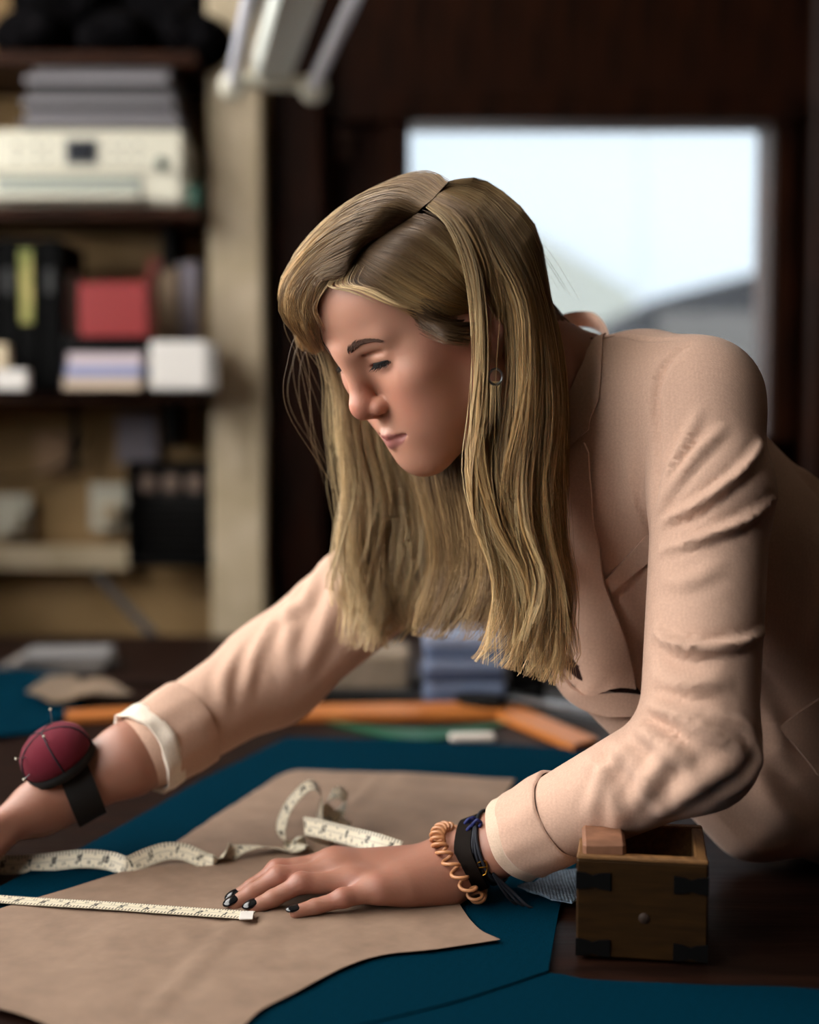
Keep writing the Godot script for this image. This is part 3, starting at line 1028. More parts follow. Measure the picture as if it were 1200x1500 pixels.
func build_hair(root: Node3D) -> void:
	hair_rng.seed = 11
	var g := Bag.new()
	# near side, combed from the parting back over the ear
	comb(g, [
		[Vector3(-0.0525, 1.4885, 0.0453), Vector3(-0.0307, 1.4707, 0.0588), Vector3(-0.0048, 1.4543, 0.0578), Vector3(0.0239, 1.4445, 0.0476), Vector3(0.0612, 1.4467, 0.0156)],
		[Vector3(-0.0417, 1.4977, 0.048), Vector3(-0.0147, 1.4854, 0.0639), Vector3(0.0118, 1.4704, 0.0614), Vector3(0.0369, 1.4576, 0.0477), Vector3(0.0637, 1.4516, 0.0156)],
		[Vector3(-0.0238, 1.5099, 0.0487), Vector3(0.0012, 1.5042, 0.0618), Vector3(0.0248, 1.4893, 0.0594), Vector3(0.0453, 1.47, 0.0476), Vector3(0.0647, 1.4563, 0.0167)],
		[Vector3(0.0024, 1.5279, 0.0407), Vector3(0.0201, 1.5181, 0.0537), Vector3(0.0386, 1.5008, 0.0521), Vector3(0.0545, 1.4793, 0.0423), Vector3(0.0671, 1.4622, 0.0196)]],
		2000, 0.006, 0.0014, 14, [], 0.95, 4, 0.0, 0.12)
	# short dark hair of the temple
	comb(g, [
		[Vector3(-0.0023, 1.4477, 0.0537), Vector3(0.0131, 1.4349, 0.0496), Vector3(0.0324, 1.4187, 0.0666), Vector3(0.0558, 1.4156, 0.0568)],
		[Vector3(-0.0012, 1.4567, 0.0579), Vector3(0.0178, 1.4452, 0.0546), Vector3(0.039, 1.4367, 0.0408), Vector3(0.0623, 1.4392, 0.0194)]],
		800, 0.004, 0.0010, 10, [Color(0.09, 0.052, 0.028), Color(0.18, 0.105, 0.052)], 0.7, 4, 0.3, 0.6)
	# far side, swept forward from the parting over the brow
	comb(g, [
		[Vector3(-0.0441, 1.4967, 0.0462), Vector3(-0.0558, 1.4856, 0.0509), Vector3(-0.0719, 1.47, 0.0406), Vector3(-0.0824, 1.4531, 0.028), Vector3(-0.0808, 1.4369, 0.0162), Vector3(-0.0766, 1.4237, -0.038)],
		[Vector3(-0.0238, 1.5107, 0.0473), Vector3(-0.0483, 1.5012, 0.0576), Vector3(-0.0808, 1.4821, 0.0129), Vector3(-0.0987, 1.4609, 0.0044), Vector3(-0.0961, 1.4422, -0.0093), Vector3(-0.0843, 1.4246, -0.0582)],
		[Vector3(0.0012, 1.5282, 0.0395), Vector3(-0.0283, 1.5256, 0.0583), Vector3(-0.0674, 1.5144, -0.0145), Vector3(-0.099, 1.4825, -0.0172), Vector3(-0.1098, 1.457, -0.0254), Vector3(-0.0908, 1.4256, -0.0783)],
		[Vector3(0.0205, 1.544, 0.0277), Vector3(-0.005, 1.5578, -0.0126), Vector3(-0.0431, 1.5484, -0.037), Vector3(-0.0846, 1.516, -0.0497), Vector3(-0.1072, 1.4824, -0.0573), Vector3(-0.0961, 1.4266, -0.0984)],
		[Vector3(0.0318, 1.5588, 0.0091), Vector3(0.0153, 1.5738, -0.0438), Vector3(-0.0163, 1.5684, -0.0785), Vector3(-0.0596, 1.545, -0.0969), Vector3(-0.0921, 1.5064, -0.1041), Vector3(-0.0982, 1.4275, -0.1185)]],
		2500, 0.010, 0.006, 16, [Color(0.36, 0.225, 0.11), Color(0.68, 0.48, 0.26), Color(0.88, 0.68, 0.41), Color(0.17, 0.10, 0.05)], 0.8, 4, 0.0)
	# near fall, from the crown in front of and behind the ear
	var near := [
		[Vector3(0.0181, 1.5416, 0.0278), Vector3(0.0379, 1.5193, 0.0533), Vector3(0.0513, 1.4864, 0.0597), Vector3(0.0575, 1.4487, 0.0554), Vector3(0.0601, 1.4016, 0.0538), Vector3(0.0579, 1.354, 0.0542), Vector3(0.055, 1.3063, 0.0556), Vector3(0.0635, 1.2585, 0.0571), Vector3(0.0828, 1.2104, 0.0575), Vector3(0.0816, 1.1625, 0.061), Vector3(0.0672, 1.1296, 0.0634)],
		[Vector3(0.0243, 1.5496, 0.0177), Vector3(0.0528, 1.5264, 0.0348), Vector3(0.0693, 1.4888, 0.0425), Vector3(0.0825, 1.4494, 0.0453), Vector3(0.0888, 1.4019, 0.0437), Vector3(0.087, 1.354, 0.0472), Vector3(0.0816, 1.3001, 0.0511), Vector3(0.0876, 1.2523, 0.0545), Vector3(0.1024, 1.2038, 0.053), Vector3(0.1016, 1.1549, 0.0515), Vector3(0.0907, 1.1211, 0.0539)],
		[Vector3(0.0295, 1.5577, 0.0043), Vector3(0.0605, 1.5458, -0.0017), Vector3(0.0869, 1.4992, 0.0117), Vector3(0.0976, 1.4512, 0.0201), Vector3(0.1045, 1.4024, 0.0287), Vector3(0.1063, 1.3539, 0.0322), Vector3(0.1014, 1.2994, 0.0361), Vector3(0.1063, 1.2449, 0.04), Vector3(0.1158, 1.1958, 0.0385), Vector3(0.1195, 1.1472, 0.042), Vector3(0.1097, 1.1131, 0.0445)],
		[Vector3(0.0343, 1.5651, -0.0167), Vector3(0.0672, 1.561, -0.0379), Vector3(0.1006, 1.5168, -0.0247), Vector3(0.1084, 1.46, -0.0156), Vector3(0.1167, 1.4098, -0.007), Vector3(0.1211, 1.3538, -0.0029), Vector3(0.1177, 1.2982, 0.0111), Vector3(0.1183, 1.2426, 0.0151), Vector3(0.1245, 1.1932, 0.0187), Vector3(0.1214, 1.15, 0.0218), Vector3(0.1177, 1.1117, 0.0245)],
		[Vector3(0.0376, 1.5677, -0.0245), Vector3(0.0697, 1.57, -0.0636), Vector3(0.1055, 1.5281, -0.0556), Vector3(0.1115, 1.4623, -0.0458), Vector3(0.1213, 1.4109, -0.0371), Vector3(0.1247, 1.3537, -0.028), Vector3(0.1225, 1.297, -0.0139), Vector3(0.1214, 1.2345, -0.0044), Vector3(0.1214, 1.1844, -0.0007), Vector3(0.1308, 1.1405, 0.0024), Vector3(0.122, 1.1091, 0.0047)]]
	comb(g, near.slice(0, 1) + [[near[0][0].lerp(near[1][0], 0.3), Vector3(0.0427, 1.5197, 0.0503), Vector3(0.0567, 1.4866, 0.0577), Vector3(0.0647, 1.4488, 0.0544), Vector3(0.0673, 1.4016, 0.0538), Vector3(0.0662, 1.354, 0.0542), Vector3(0.0646, 1.3063, 0.0556), Vector3(0.073, 1.2585, 0.0571), Vector3(0.09, 1.2104, 0.0575), Vector3(0.0888, 1.1625, 0.061), Vector3(0.0768, 1.1266, 0.0636)]],
		620, 0.012, 0.014, 14, [], 0.6, 3, 0.22)
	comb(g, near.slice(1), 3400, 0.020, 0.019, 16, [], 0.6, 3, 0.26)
	# below the ear the gap closes
	comb(g, [
		[Vector3(0.0683, 1.3843, 0.025), Vector3(0.0653, 1.3479, 0.0376), Vector3(0.0602, 1.2999, 0.0461), Vector3(0.0723, 1.2518, 0.0495), Vector3(0.0895, 1.2031, 0.048), Vector3(0.0919, 1.1549, 0.0515), Vector3(0.0817, 1.1247, 0.0537)],
		[Vector3(0.0841, 1.3843, 0.025), Vector3(0.0835, 1.3479, 0.0376), Vector3(0.0795, 1.2999, 0.0461), Vector3(0.0874, 1.2518, 0.0495), Vector3(0.1016, 1.2031, 0.048), Vector3(0.1016, 1.1549, 0.0515), Vector3(0.0907, 1.1217, 0.0539)]],
		330, 0.020, 0.006, 14, [], 0.3, 3, 0.15)
	# inner hair at the back of the head, down over the nape
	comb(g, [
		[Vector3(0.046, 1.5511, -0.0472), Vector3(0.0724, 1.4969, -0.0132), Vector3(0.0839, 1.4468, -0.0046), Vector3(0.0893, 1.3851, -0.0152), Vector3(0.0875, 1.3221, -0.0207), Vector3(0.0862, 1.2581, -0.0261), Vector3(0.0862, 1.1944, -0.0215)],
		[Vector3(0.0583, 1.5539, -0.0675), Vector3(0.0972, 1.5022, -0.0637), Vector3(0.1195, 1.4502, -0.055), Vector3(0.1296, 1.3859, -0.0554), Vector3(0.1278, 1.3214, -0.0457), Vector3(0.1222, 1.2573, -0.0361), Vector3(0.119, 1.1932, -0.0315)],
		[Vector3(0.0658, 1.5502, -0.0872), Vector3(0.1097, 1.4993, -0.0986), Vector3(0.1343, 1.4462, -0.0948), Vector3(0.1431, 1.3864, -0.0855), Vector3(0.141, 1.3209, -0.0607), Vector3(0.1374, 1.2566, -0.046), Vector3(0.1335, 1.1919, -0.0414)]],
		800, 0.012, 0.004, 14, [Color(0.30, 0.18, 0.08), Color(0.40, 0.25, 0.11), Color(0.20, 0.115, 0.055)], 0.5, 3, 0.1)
	# far fall, hanging beyond the face
	var light := [Color(0.70, 0.51, 0.28), Color(0.93, 0.75, 0.49), Color(0.42, 0.27, 0.13), Color(0.84, 0.65, 0.38)]
	comb(g, [
		[Vector3(-0.0855, 1.4322, -0.0787), Vector3(-0.0707, 1.3866, -0.0955), Vector3(-0.0665, 1.3399, -0.1022), Vector3(-0.0623, 1.2857, -0.1083), Vector3(-0.0632, 1.2313, -0.1094), Vector3(-0.062, 1.1764, -0.1105), Vector3(-0.0443, 1.122, -0.1065)],
		[Vector3(-0.0729, 1.4393, -0.0893), Vector3(-0.0538, 1.3868, -0.1056), Vector3(-0.0494, 1.333, -0.1117), Vector3(-0.0409, 1.2784, -0.1178), Vector3(-0.0458, 1.2235, -0.1189), Vector3(-0.0426, 1.1683, -0.1199), Vector3(-0.0302, 1.1149, -0.1161)],
		[Vector3(-0.047, 1.4404, -0.1094), Vector3(-0.0271, 1.387, -0.1156), Vector3(-0.0218, 1.3192, -0.1207), Vector3(-0.0124, 1.2641, -0.1268), Vector3(-0.0138, 1.2088, -0.1278), Vector3(-0.0194, 1.16, -0.1293), Vector3(-0.0173, 1.1221, -0.1266)],
		[Vector3(-0.0203, 1.441, -0.1195), Vector3(0, 1.3872, -0.1256), Vector3(0.0082, 1.3189, -0.1307), Vector3(0.0194, 1.2635, -0.1368), Vector3(0.0194, 1.2078, -0.1378), Vector3(0.0084, 1.1586, -0.1393), Vector3(-0.0056, 1.1274, -0.137)]],
		2700, 0.022, 0.017, 18, light, 0.3, 4, 0.2)
	# the darker inner hair between the two falls
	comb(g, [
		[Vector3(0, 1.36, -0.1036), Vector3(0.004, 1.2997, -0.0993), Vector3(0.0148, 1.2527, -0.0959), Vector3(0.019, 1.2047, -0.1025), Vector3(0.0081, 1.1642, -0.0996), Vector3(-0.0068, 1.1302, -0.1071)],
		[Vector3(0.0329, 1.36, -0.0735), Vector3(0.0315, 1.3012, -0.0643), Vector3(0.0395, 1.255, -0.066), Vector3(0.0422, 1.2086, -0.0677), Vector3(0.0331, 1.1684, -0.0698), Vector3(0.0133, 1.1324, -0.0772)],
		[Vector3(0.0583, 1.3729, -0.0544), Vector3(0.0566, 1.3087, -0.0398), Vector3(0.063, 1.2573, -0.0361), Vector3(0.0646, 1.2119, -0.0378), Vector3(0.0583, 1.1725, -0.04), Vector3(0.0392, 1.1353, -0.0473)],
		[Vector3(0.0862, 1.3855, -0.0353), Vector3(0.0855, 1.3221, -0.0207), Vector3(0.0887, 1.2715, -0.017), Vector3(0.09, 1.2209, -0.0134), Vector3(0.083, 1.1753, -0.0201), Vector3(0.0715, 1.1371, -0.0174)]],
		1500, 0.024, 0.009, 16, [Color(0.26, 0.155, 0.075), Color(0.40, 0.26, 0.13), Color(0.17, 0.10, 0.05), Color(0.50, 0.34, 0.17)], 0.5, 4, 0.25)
	# loose single hairs
	for k in 26:
		var r := hair_rng
		var side := r.randf() < 0.55
		var p0: Vector3
		var cp := []
		if side:      # in front of the brow and along the far fall
			p0 = Vector3(-0.1014, 1.4675, -0.0312) + Vector3(r.randf_range(-0.01, 0.03), r.randf_range(-0.04, 0.05), r.randf_range(-0.06, 0.01))
			cp = [p0, p0 + Vector3(-0.012, -0.03, -0.01), p0 + Vector3(r.randf_range(-0.02, 0.03), -0.08, -0.02), p0 + Vector3(r.randf_range(0.0, 0.05), -0.17, -0.04), p0 + Vector3(r.randf_range(0.01, 0.06), -r.randf_range(0.2, 0.3), -0.05)]
		else:         # above the crown and the back of the head
			var u := r.randf()
			p0 = (Vector3(-0.0253, 1.5521, -0.0373)).lerp(Vector3(0.1022, 1.5128, -0.0445), u) + Vector3(0, -0.004, r.randf_range(-0.03, 0.02))
			cp = [p0, p0 + Vector3(0.012, 0.012, 0.0), p0 + Vector3(0.035, 0.012 - 0.014 * u, 0.004), p0 + Vector3(0.065, -0.01 - 0.04 * u, 0.006)]
		strand(g, curve(cp, 8), 0.00016, 0.00008, Color(0.22, 0.14, 0.075), Color(0.36, 0.24, 0.13), 0.5)
	# wisps across the forehead
	comb(g, [
		[Vector3(-0.0547, 1.4846, 0.0494), Vector3(-0.0704, 1.4671, 0.0461), Vector3(-0.052, 1.4601, 0.0596), Vector3(-0.0235, 1.4502, 0.0673), Vector3(0.0035, 1.4445, 0.0647)],
		[Vector3(-0.0474, 1.4853, 0.0528), Vector3(-0.0522, 1.4689, 0.053), Vector3(-0.0324, 1.461, 0.0636), Vector3(-0.0088, 1.4512, 0.0693), Vector3(0.0148, 1.4447, 0.0617)]],
		60, 0.004, 0.002, 6, light, 0.3, 5, 0.4, 0.3)
	# between the front lock and the back, tucked behind the ear
	comb(g, [
		[Vector3(0.0204, 1.5431, 0.0339), Vector3(0.0415, 1.5222, 0.0491), Vector3(0.0592, 1.4852, 0.0548), Vector3(0.0666, 1.4548, 0.052), Vector3(0.0708, 1.445, 0.0406)],
		[Vector3(0.0247, 1.5474, 0.0288), Vector3(0.0526, 1.528, 0.0407), Vector3(0.0679, 1.4894, 0.0475), Vector3(0.0786, 1.4538, 0.05), Vector3(0.0852, 1.4318, 0.0416)]],
		420, 0.008, 0.001, 14, [], 0.8, 4, 0.05)
	# a lock thrown back over the shoulder, and one stray curl on the collar
	comb(g, [
		[Vector3(0.1335, 1.4634, -0.0609), Vector3(0.1513, 1.44, -0.0793), Vector3(0.1776, 1.429, -0.0685), Vector3(0.2099, 1.4321, -0.0537), Vector3(0.2394, 1.4326, -0.0387)],
		[Vector3(0.1383, 1.4434, -0.0495), Vector3(0.1542, 1.4246, -0.0582), Vector3(0.173, 1.4167, -0.0526), Vector3(0.1962, 1.4242, -0.0481), Vector3(0.2243, 1.429, -0.0434)]],
		170, 0.006, 0.003, 12, [Color(0.16, 0.10, 0.055), Color(0.28, 0.17, 0.085)], 0.3, 4, 0.35)
	comb(g, [
		[Vector3(0.1947, 1.4109, -0.0371), Vector3(0.1946, 1.3854, -0.0303), Vector3(0.1807, 1.3613, -0.0285), Vector3(0.1628, 1.346, -0.0274), Vector3(0.1432, 1.3385, -0.0219)],
		[Vector3(0.1973, 1.4097, -0.037), Vector3(0.1966, 1.3841, -0.0302), Vector3(0.1826, 1.36, -0.0284), Vector3(0.1641, 1.3448, -0.0273), Vector3(0.1445, 1.3372, -0.0218)]],
		14, 0.001, 0.0, 14, [Color(0.13, 0.08, 0.05)], 0.2, 5, 0.1)
	var hm := plain("hair", Color.WHITE, 0.42)
	hm.vertex_color_use_as_albedo = true
	hm.backlight_enabled = true
	hm.backlight = Color(0.55, 0.45, 0.33)
	stuff(obj("hair", g.mesh(), hm, root))


# ------------------------------------------------------------------ blazer
var coat := Field.new()

func coat_field() -> Field:
	var f := Field.new()
	var sl := Vector3(0.2656, 1.3675, -0.0089)
	var el := Vector3(0.2461, 1.0703, 0.1027)
	var cl := Vector3(0.1086, 0.9696, 0.0097)
	var sr := Vector3(0.0367, 1.234, -0.2249)
	var er := Vector3(-0.1507, 1.0706, -0.2532)
	var cr := Vector3(-0.2637, 1.0142, -0.1439)
	var side := (sl - sr).normalized()
	f.slab(Vector3(0.1922, 1.2765, -0.1277), Vector3(0.5508, 0.9876, -0.2172), side, Vector2(0.142, 0.105), Vector2(0.155, 0.125), 0.05)
	f.slab(Vector3(0.2169, 1.3467, -0.0926), Vector3(0.087, 1.2479, -0.2058), Vector3(0.5508, 1.0097, -0.2188) - Vector3(0.1922, 1.2778, -0.1278), Vector2(0.085, 0.062), Vector2(0.085, 0.062), 0.06)
	f.bone(Vector3(0.2337, 1.3769, -0.0647), sl, 0.054, 0.053, 0.05)
	# upper back
	f.slab(Vector3(0.2628, 1.2936, -0.159), Vector3(0.4436, 1.1019, -0.2254), side, Vector2(0.095, 0.070), Vector2(0.10, 0.085), 0.06)
	# left sleeve
	f.bone(sl, Vector3(0.2695, 1.287, 0.032), 0.0535, 0.0525, 0.03)
	f.bone(Vector3(0.2695, 1.287, 0.032), el, 0.0525, 0.050, 0.02)
	f.bone(el, cl, 0.049, 0.0365, 0.02)
	# right sleeve
	f.bone(sr, er, 0.060, 0.053, 0.05)
	f.bone(er, cr, 0.053, 0.042, 0.03)
	# the fronts hang forward over the table edge
	f.slab(Vector3(0.2079, 1.1356, -0.1075), Vector3(0.3664, 0.9808, -0.1164), Vector3(0.5508, 1.0097, -0.2188) - Vector3(0.3664, 0.9222, -0.1122), Vector2(0.080, 0.050), Vector2(0.085, 0.060), 0.05)
	f.slab(Vector3(0.3733, 1.0049, -0.1182), Vector3(0.5152, 0.9623, -0.1452), Vector3(0, 1, 0), Vector2(0.068, 0.055), Vector2(0.10, 0.08), 0.05)
	f.slab(Vector3(0.5508, 1.0097, -0.2188), Vector3(0.5991, 0.8745, -0.2291), Vector3(0, 0, 1), Vector2(0.17, 0.16), Vector2(0.20, 0.18), 0.05)
	return f

# a piece of cloth laid on the surface of a field: outline in the round, lifted by off, thick metres thick
func patch(f: Field, outline: Array, off: float, thick: float, cell := 0.008, puff := 0.0) -> ArrayMesh:
	var mid := Vector3.ZERO
	for p: Vector3 in outline:
		mid += p
	mid /= outline.size()
	var nn := Vector3.ZERO
	for k in outline.size():
		nn += (outline[k] - mid).cross(outline[(k + 1) % outline.size()] - mid)
	nn = nn.normalized()
	if nn.dot(f.grad(f.snap(mid), f.all)) < 0.0:
		nn = -nn
	var ex: Vector3 = (outline[1] - outline[0])
	ex = (ex - nn * ex.dot(nn)).normalized()
	var ey := nn.cross(ex)
	var flat := PackedVector2Array()
	for p: Vector3 in outline:
		flat.append(Vector2((p - mid).dot(ex), -(p - mid).dot(ey)))
	var m := sheet(flat, func(_q): return 0.0, 0.001, cell)
	var arr := m.surface_get_arrays(0)
	var g := Bag.new()
	g.i = arr[Mesh.ARRAY_INDEX]
	var memo := {}
	for q: Vector3 in arr[Mesh.ARRAY_VERTEX]:
		var key := Vector2i(roundi(q.x * 20000.0), roundi(q.z * 20000.0))
		if not memo.has(key):
			var s := f.snap(mid + ex * q.x - ey * q.z, off)
			memo[key] = [s, f.grad(s, f.near(s, 0.03, f.all))]
		var b: Array = memo[key]
		g.v.append(b[0] + b[1] * (thick if q.y > 0.0005 else 0.0))
	g.smooth()
	return g.mesh()

func creases(f: Field, g: Bag, list: Array) -> void:
	var on := []
	for c in list:
		var pts := []
		for p in c[0]:
			pts.append(f.snap(p))
		on.append([pts, c[1], c[2]])
	folds(g, on)

# an open sleeve end: a turned-back tube round the axis a-b with rolled rim
func cuff(a: Vector3, b: Vector3, r0: float, r1: float, squash: float, up: Vector3, rag := 0.0) -> ArrayMesh:
	var g := Bag.new()
	var ax := (b - a).normalized()
	var u := (up - ax * up.dot(ax)).normalized()
	var w := ax.cross(u)
	var len := a.distance_to(b)
	var prof := [[0.0, -0.002], [0.03, 0.0012], [0.35, 0.0022], [0.7, 0.0012], [0.95, 0.0022], [1.0, 0.0008], [0.99, -0.0012], [0.9, -0.003], [0.4, -0.003], [0.0, -0.004]]
	var segs := 56
	for k in prof.size():
		for s in segs + 1:
			var an := TAU * s / segs
			var rr: float = lerpf(r0, r1, prof[k][0]) + prof[k][1] + rag * 0.0016 * sin(an * 5.0 + k) + rag * 0.001 * sin(an * 11.0 + 2.0)
			var slip: float = rag * 0.003 * sin(an * 3.0 + 1.0) * prof[k][0]
			g.v.append(a + ax * (len * prof[k][0] + slip) + (u * cos(an) + w * sin(an) * squash) * rr)
	for k in prof.size() - 1:
		for s in segs:
			var p := k * (segs + 1) + s
			var q := p + segs + 1
			g.i.append_array([p, q, q + 1, p, q + 1, p + 1])
	g.smooth()
	return g.mesh()

func build_jacket(root: Node3D) -> void:
	coat = coat_field()
	var g := coat.nets(Vector3(-0.36, 0.76, -0.62), Vector3(0.80, 1.50, 0.20), 0.0052)
	creases(coat, g, [
		# shoulder seam and folds fanning from the armpit
		[[Vector3(0.2512, 1.4208, 0.0223), Vector3(0.2286, 1.3934, 0.0243), Vector3(0.2166, 1.354, 0.0372), Vector3(0.216, 1.3061, 0.0506), Vector3(0.2208, 1.2792, 0.0526)], 0.006, -0.0059],
		[[Vector3(0.2179, 1.2798, 0.0626), Vector3(0.2273, 1.3217, 0.0696), Vector3(0.249, 1.357, 0.062)], 0.007, 0.0064],
		[[Vector3(0.2191, 1.2739, 0.063), Vector3(0.2411, 1.3131, 0.0752), Vector3(0.2716, 1.3453, 0.0679)], 0.007, 0.0064],
		[[Vector3(0.2182, 1.2624, 0.0688), Vector3(0.2508, 1.2815, 0.0875), Vector3(0.2852, 1.3072, 0.0756), Vector3(0.3072, 1.3301, 0.0489)], 0.0062, 0.0088],
		[[Vector3(0.2138, 1.2393, 0.0755), Vector3(0.244, 1.2488, 0.0949), Vector3(0.2811, 1.2636, 0.0838), Vector3(0.3108, 1.2852, 0.0522)], 0.0062, 0.0096],
		[[Vector3(0.2126, 1.2569, 0.0742), Vector3(0.2333, 1.264, 0.0888), Vector3(0.2556, 1.2719, 0.0932)], 0.006, -0.0039],
		[[Vector3(0.2079, 1.2169, 0.0871), Vector3(0.2304, 1.2163, 0.1072), Vector3(0.2603, 1.2244, 0.1016)], 0.0094, 0.004],
		[[Vector3(0.2042, 1.175, 0.0952), Vector3(0.2169, 1.1654, 0.1159), Vector3(0.2436, 1.1634, 0.1311), Vector3(0.2771, 1.1651, 0.121), Vector3(0.2999, 1.1701, 0.0905)], 0.0062, 0.0112],
		[[Vector3(0.2033, 1.1601, 0.1013), Vector3(0.2228, 1.1514, 0.1219), Vector3(0.2493, 1.1498, 0.1321)], 0.008, -0.0052],
		[[Vector3(0.2013, 1.1379, 0.1079), Vector3(0.2266, 1.1329, 0.1333), Vector3(0.2606, 1.134, 0.1332)], 0.0094, 0.0064],
		[[Vector3(0.1988, 1.1129, 0.1147), Vector3(0.2181, 1.1086, 0.1351), Vector3(0.2433, 1.0978, 0.1509), Vector3(0.2691, 1.0775, 0.1373)], 0.009, 0.0096],
		[[Vector3(0.2005, 1.1014, 0.1155), Vector3(0.2133, 1.0961, 0.1309), Vector3(0.2293, 1.0839, 0.1519)], 0.007, -0.0065],
		[[Vector3(0.1896, 1.0889, 0.1014), Vector3(0.2057, 1.0865, 0.1266), Vector3(0.2237, 1.0727, 0.1527), Vector3(0.2387, 1.0519, 0.1492)], 0.010, 0.008],
		[[Vector3(0.1742, 1.0743, 0.0874), Vector3(0.1888, 1.0674, 0.1079), Vector3(0.2028, 1.0466, 0.1295), Vector3(0.2103, 1.0239, 0.1211)], 0.011, 0.0064],
		[[Vector3(0.156, 1.0547, 0.0687), Vector3(0.1683, 1.0478, 0.0893), Vector3(0.1786, 1.027, 0.1008), Vector3(0.1816, 0.9948, 0.0831)], 0.011, 0.0048],
		[[Vector3(0.2266, 1.1114, 0.1348), Vector3(0.25, 1.1079, 0.1451), Vector3(0.2771, 1.0893, 0.1264)], 0.009, 0.0064],
		[[Vector3(0.2181, 1.0436, 0.1397), Vector3(0.2405, 1.0588, 0.1537), Vector3(0.2663, 1.0718, 0.1377)], 0.012, 0.0048],
		[[Vector3(0.2247, 1.0883, 0.1465), Vector3(0.2039, 1.0605, 0.1385), Vector3(0.1888, 1.0182, 0.1115)], 0.011, 0.006],
		[[Vector3(0.2517, 1.0699, 0.1529), Vector3(0.2256, 1.0393, 0.1451), Vector3(0.2074, 1.0066, 0.1223)], 0.012, 0.005],
		[[Vector3(0.193, 1.0813, 0.117), Vector3(0.1728, 1.0533, 0.0989), Vector3(0.1601, 1.0111, 0.0869)], 0.010, 0.005],
		[[Vector3(0.2691, 1.1001, 0.1357), Vector3(0.2799, 1.0694, 0.1278), Vector3(0.2606, 1.0492, 0.1393)], 0.010, 0.005],
		# right sleeve
		[[Vector3(-0.062, 1.1708, -0.2103), Vector3(-0.0936, 1.123, -0.1868), Vector3(-0.116, 1.078, -0.1936)], 0.014, 0.0064],
		[[Vector3(-0.1116, 1.1596, -0.2396), Vector3(-0.1269, 1.1214, -0.1967), Vector3(-0.1305, 1.0708, -0.1931)], 0.012, 0.0048],
		[[Vector3(-0.0744, 1.1893, -0.2417), Vector3(-0.1058, 1.1562, -0.2093), Vector3(-0.1469, 1.1329, -0.2176)], 0.012, 0.0056],
		[[Vector3(-0.1469, 1.1366, -0.2179), Vector3(-0.1656, 1.105, -0.1855), Vector3(-0.18, 1.0583, -0.1822)], 0.010, 0.0048],
		[[Vector3(-0.1824, 1.1125, -0.2061), Vector3(-0.1918, 1.0907, -0.1644), Vector3(-0.1989, 1.0482, -0.1614)], 0.010, 0.004],
		# body: front darts, side seam, pulls under the arm
		[[Vector3(0.3105, 1.1589, -0.0891), Vector3(0.3313, 1.1221, -0.0664), Vector3(0.3611, 1.0858, -0.0638)], 0.005, -0.0046],
		[[Vector3(0.3681, 1.2512, -0.1158), Vector3(0.3831, 1.1723, -0.0901), Vector3(0.4133, 1.0986, -0.0848)], 0.005, -0.0039],
		[[Vector3(0.3579, 1.2784, -0.1178), Vector3(0.3852, 1.2512, -0.1158), Vector3(0.4158, 1.2036, -0.1124)], 0.012, 0.008],
		[[Vector3(0.3562, 1.2259, -0.094), Vector3(0.3764, 1.1924, -0.0916), Vector3(0.387, 1.147, -0.0783)], 0.014, 0.0064],
		[[Vector3(0.3246, 1.0957, -0.0645), Vector3(0.3486, 1.0648, -0.0523), Vector3(0.3617, 1.0254, -0.0495)], 0.014, 0.008],
		[[Vector3(0.3289, 1.0189, -0.049), Vector3(0.3552, 0.9795, -0.0461), Vector3(0.3975, 0.9536, -0.0543)], 0.016, 0.0096],
		[[Vector3(0.2981, 0.99, -0.0569), Vector3(0.3246, 0.9635, -0.055), Vector3(0.367, 0.9374, -0.0632)], 0.014, -0.0065],
		[[Vector3(0.2203, 1.3345, -0.0316), Vector3(0.2107, 1.2836, -0.0279), Vector3(0.2218, 1.2399, -0.0148)], 0.014, 0.008],
		[[Vector3(0.1991, 1.4056, -0.0668), Vector3(0.2299, 1.4014, -0.0364), Vector3(0.2527, 1.4045, 0.0035)], 0.004, -0.0026]])
	var j := obj("blazer", g.mesh(), M["jacket cloth"], root)
	obj("lapel", patch(coat, [Vector3(0.1554, 1.3014, -0.0593), Vector3(0.1913, 1.3261, -0.0611), Vector3(0.1946, 1.3183, -0.0605), Vector3(0.1913, 1.2884, -0.0584), Vector3(0.1861, 1.2656, -0.0567), Vector3(0.1854, 1.2024, -0.0522), Vector3(0.1926, 1.1581, -0.049), Vector3(0.2026, 1.1225, -0.0564), Vector3(0.2173, 1.093, -0.0643), Vector3(0.1815, 1.1019, -0.085), Vector3(0.1523, 1.1338, -0.0974), Vector3(0.1445, 1.2259, -0.094)], 0.003, 0.0035), M["jacket cloth"], j)
	obj("collar", patch(coat, [Vector3(0.1653, 1.427, -0.1085), Vector3(0.1895, 1.4266, -0.0984), Vector3(0.1999, 1.3994, -0.0764), Vector3(0.1998, 1.36, -0.0635), Vector3(0.1913, 1.3287, -0.0613), Vector3(0.1554, 1.304, -0.0595), Vector3(0.1631, 1.3338, -0.0717), Vector3(0.1749, 1.3666, -0.084), Vector3(0.1748, 1.4066, -0.097)], 0.0015, 0.0018), M["jacket cloth"], j)
	obj("breast_pocket", patch(coat, [Vector3(0.1867, 1.2024, -0.0522), Vector3(0.2284, 1.2593, -0.0362), Vector3(0.2311, 1.2288, -0.024), Vector3(0.1952, 1.1855, -0.051)], 0.001, 0.0025), M["jacket cloth"], j)
	obj("pocket_flap", patch(coat, [Vector3(0.3564, 1.0521, -0.0614), Vector3(0.4094, 1.0957, -0.0645), Vector3(0.4386, 1.0461, -0.061), Vector3(0.3922, 1.0071, -0.0582)], 0.002, 0.0035), M["jacket cloth"], j)
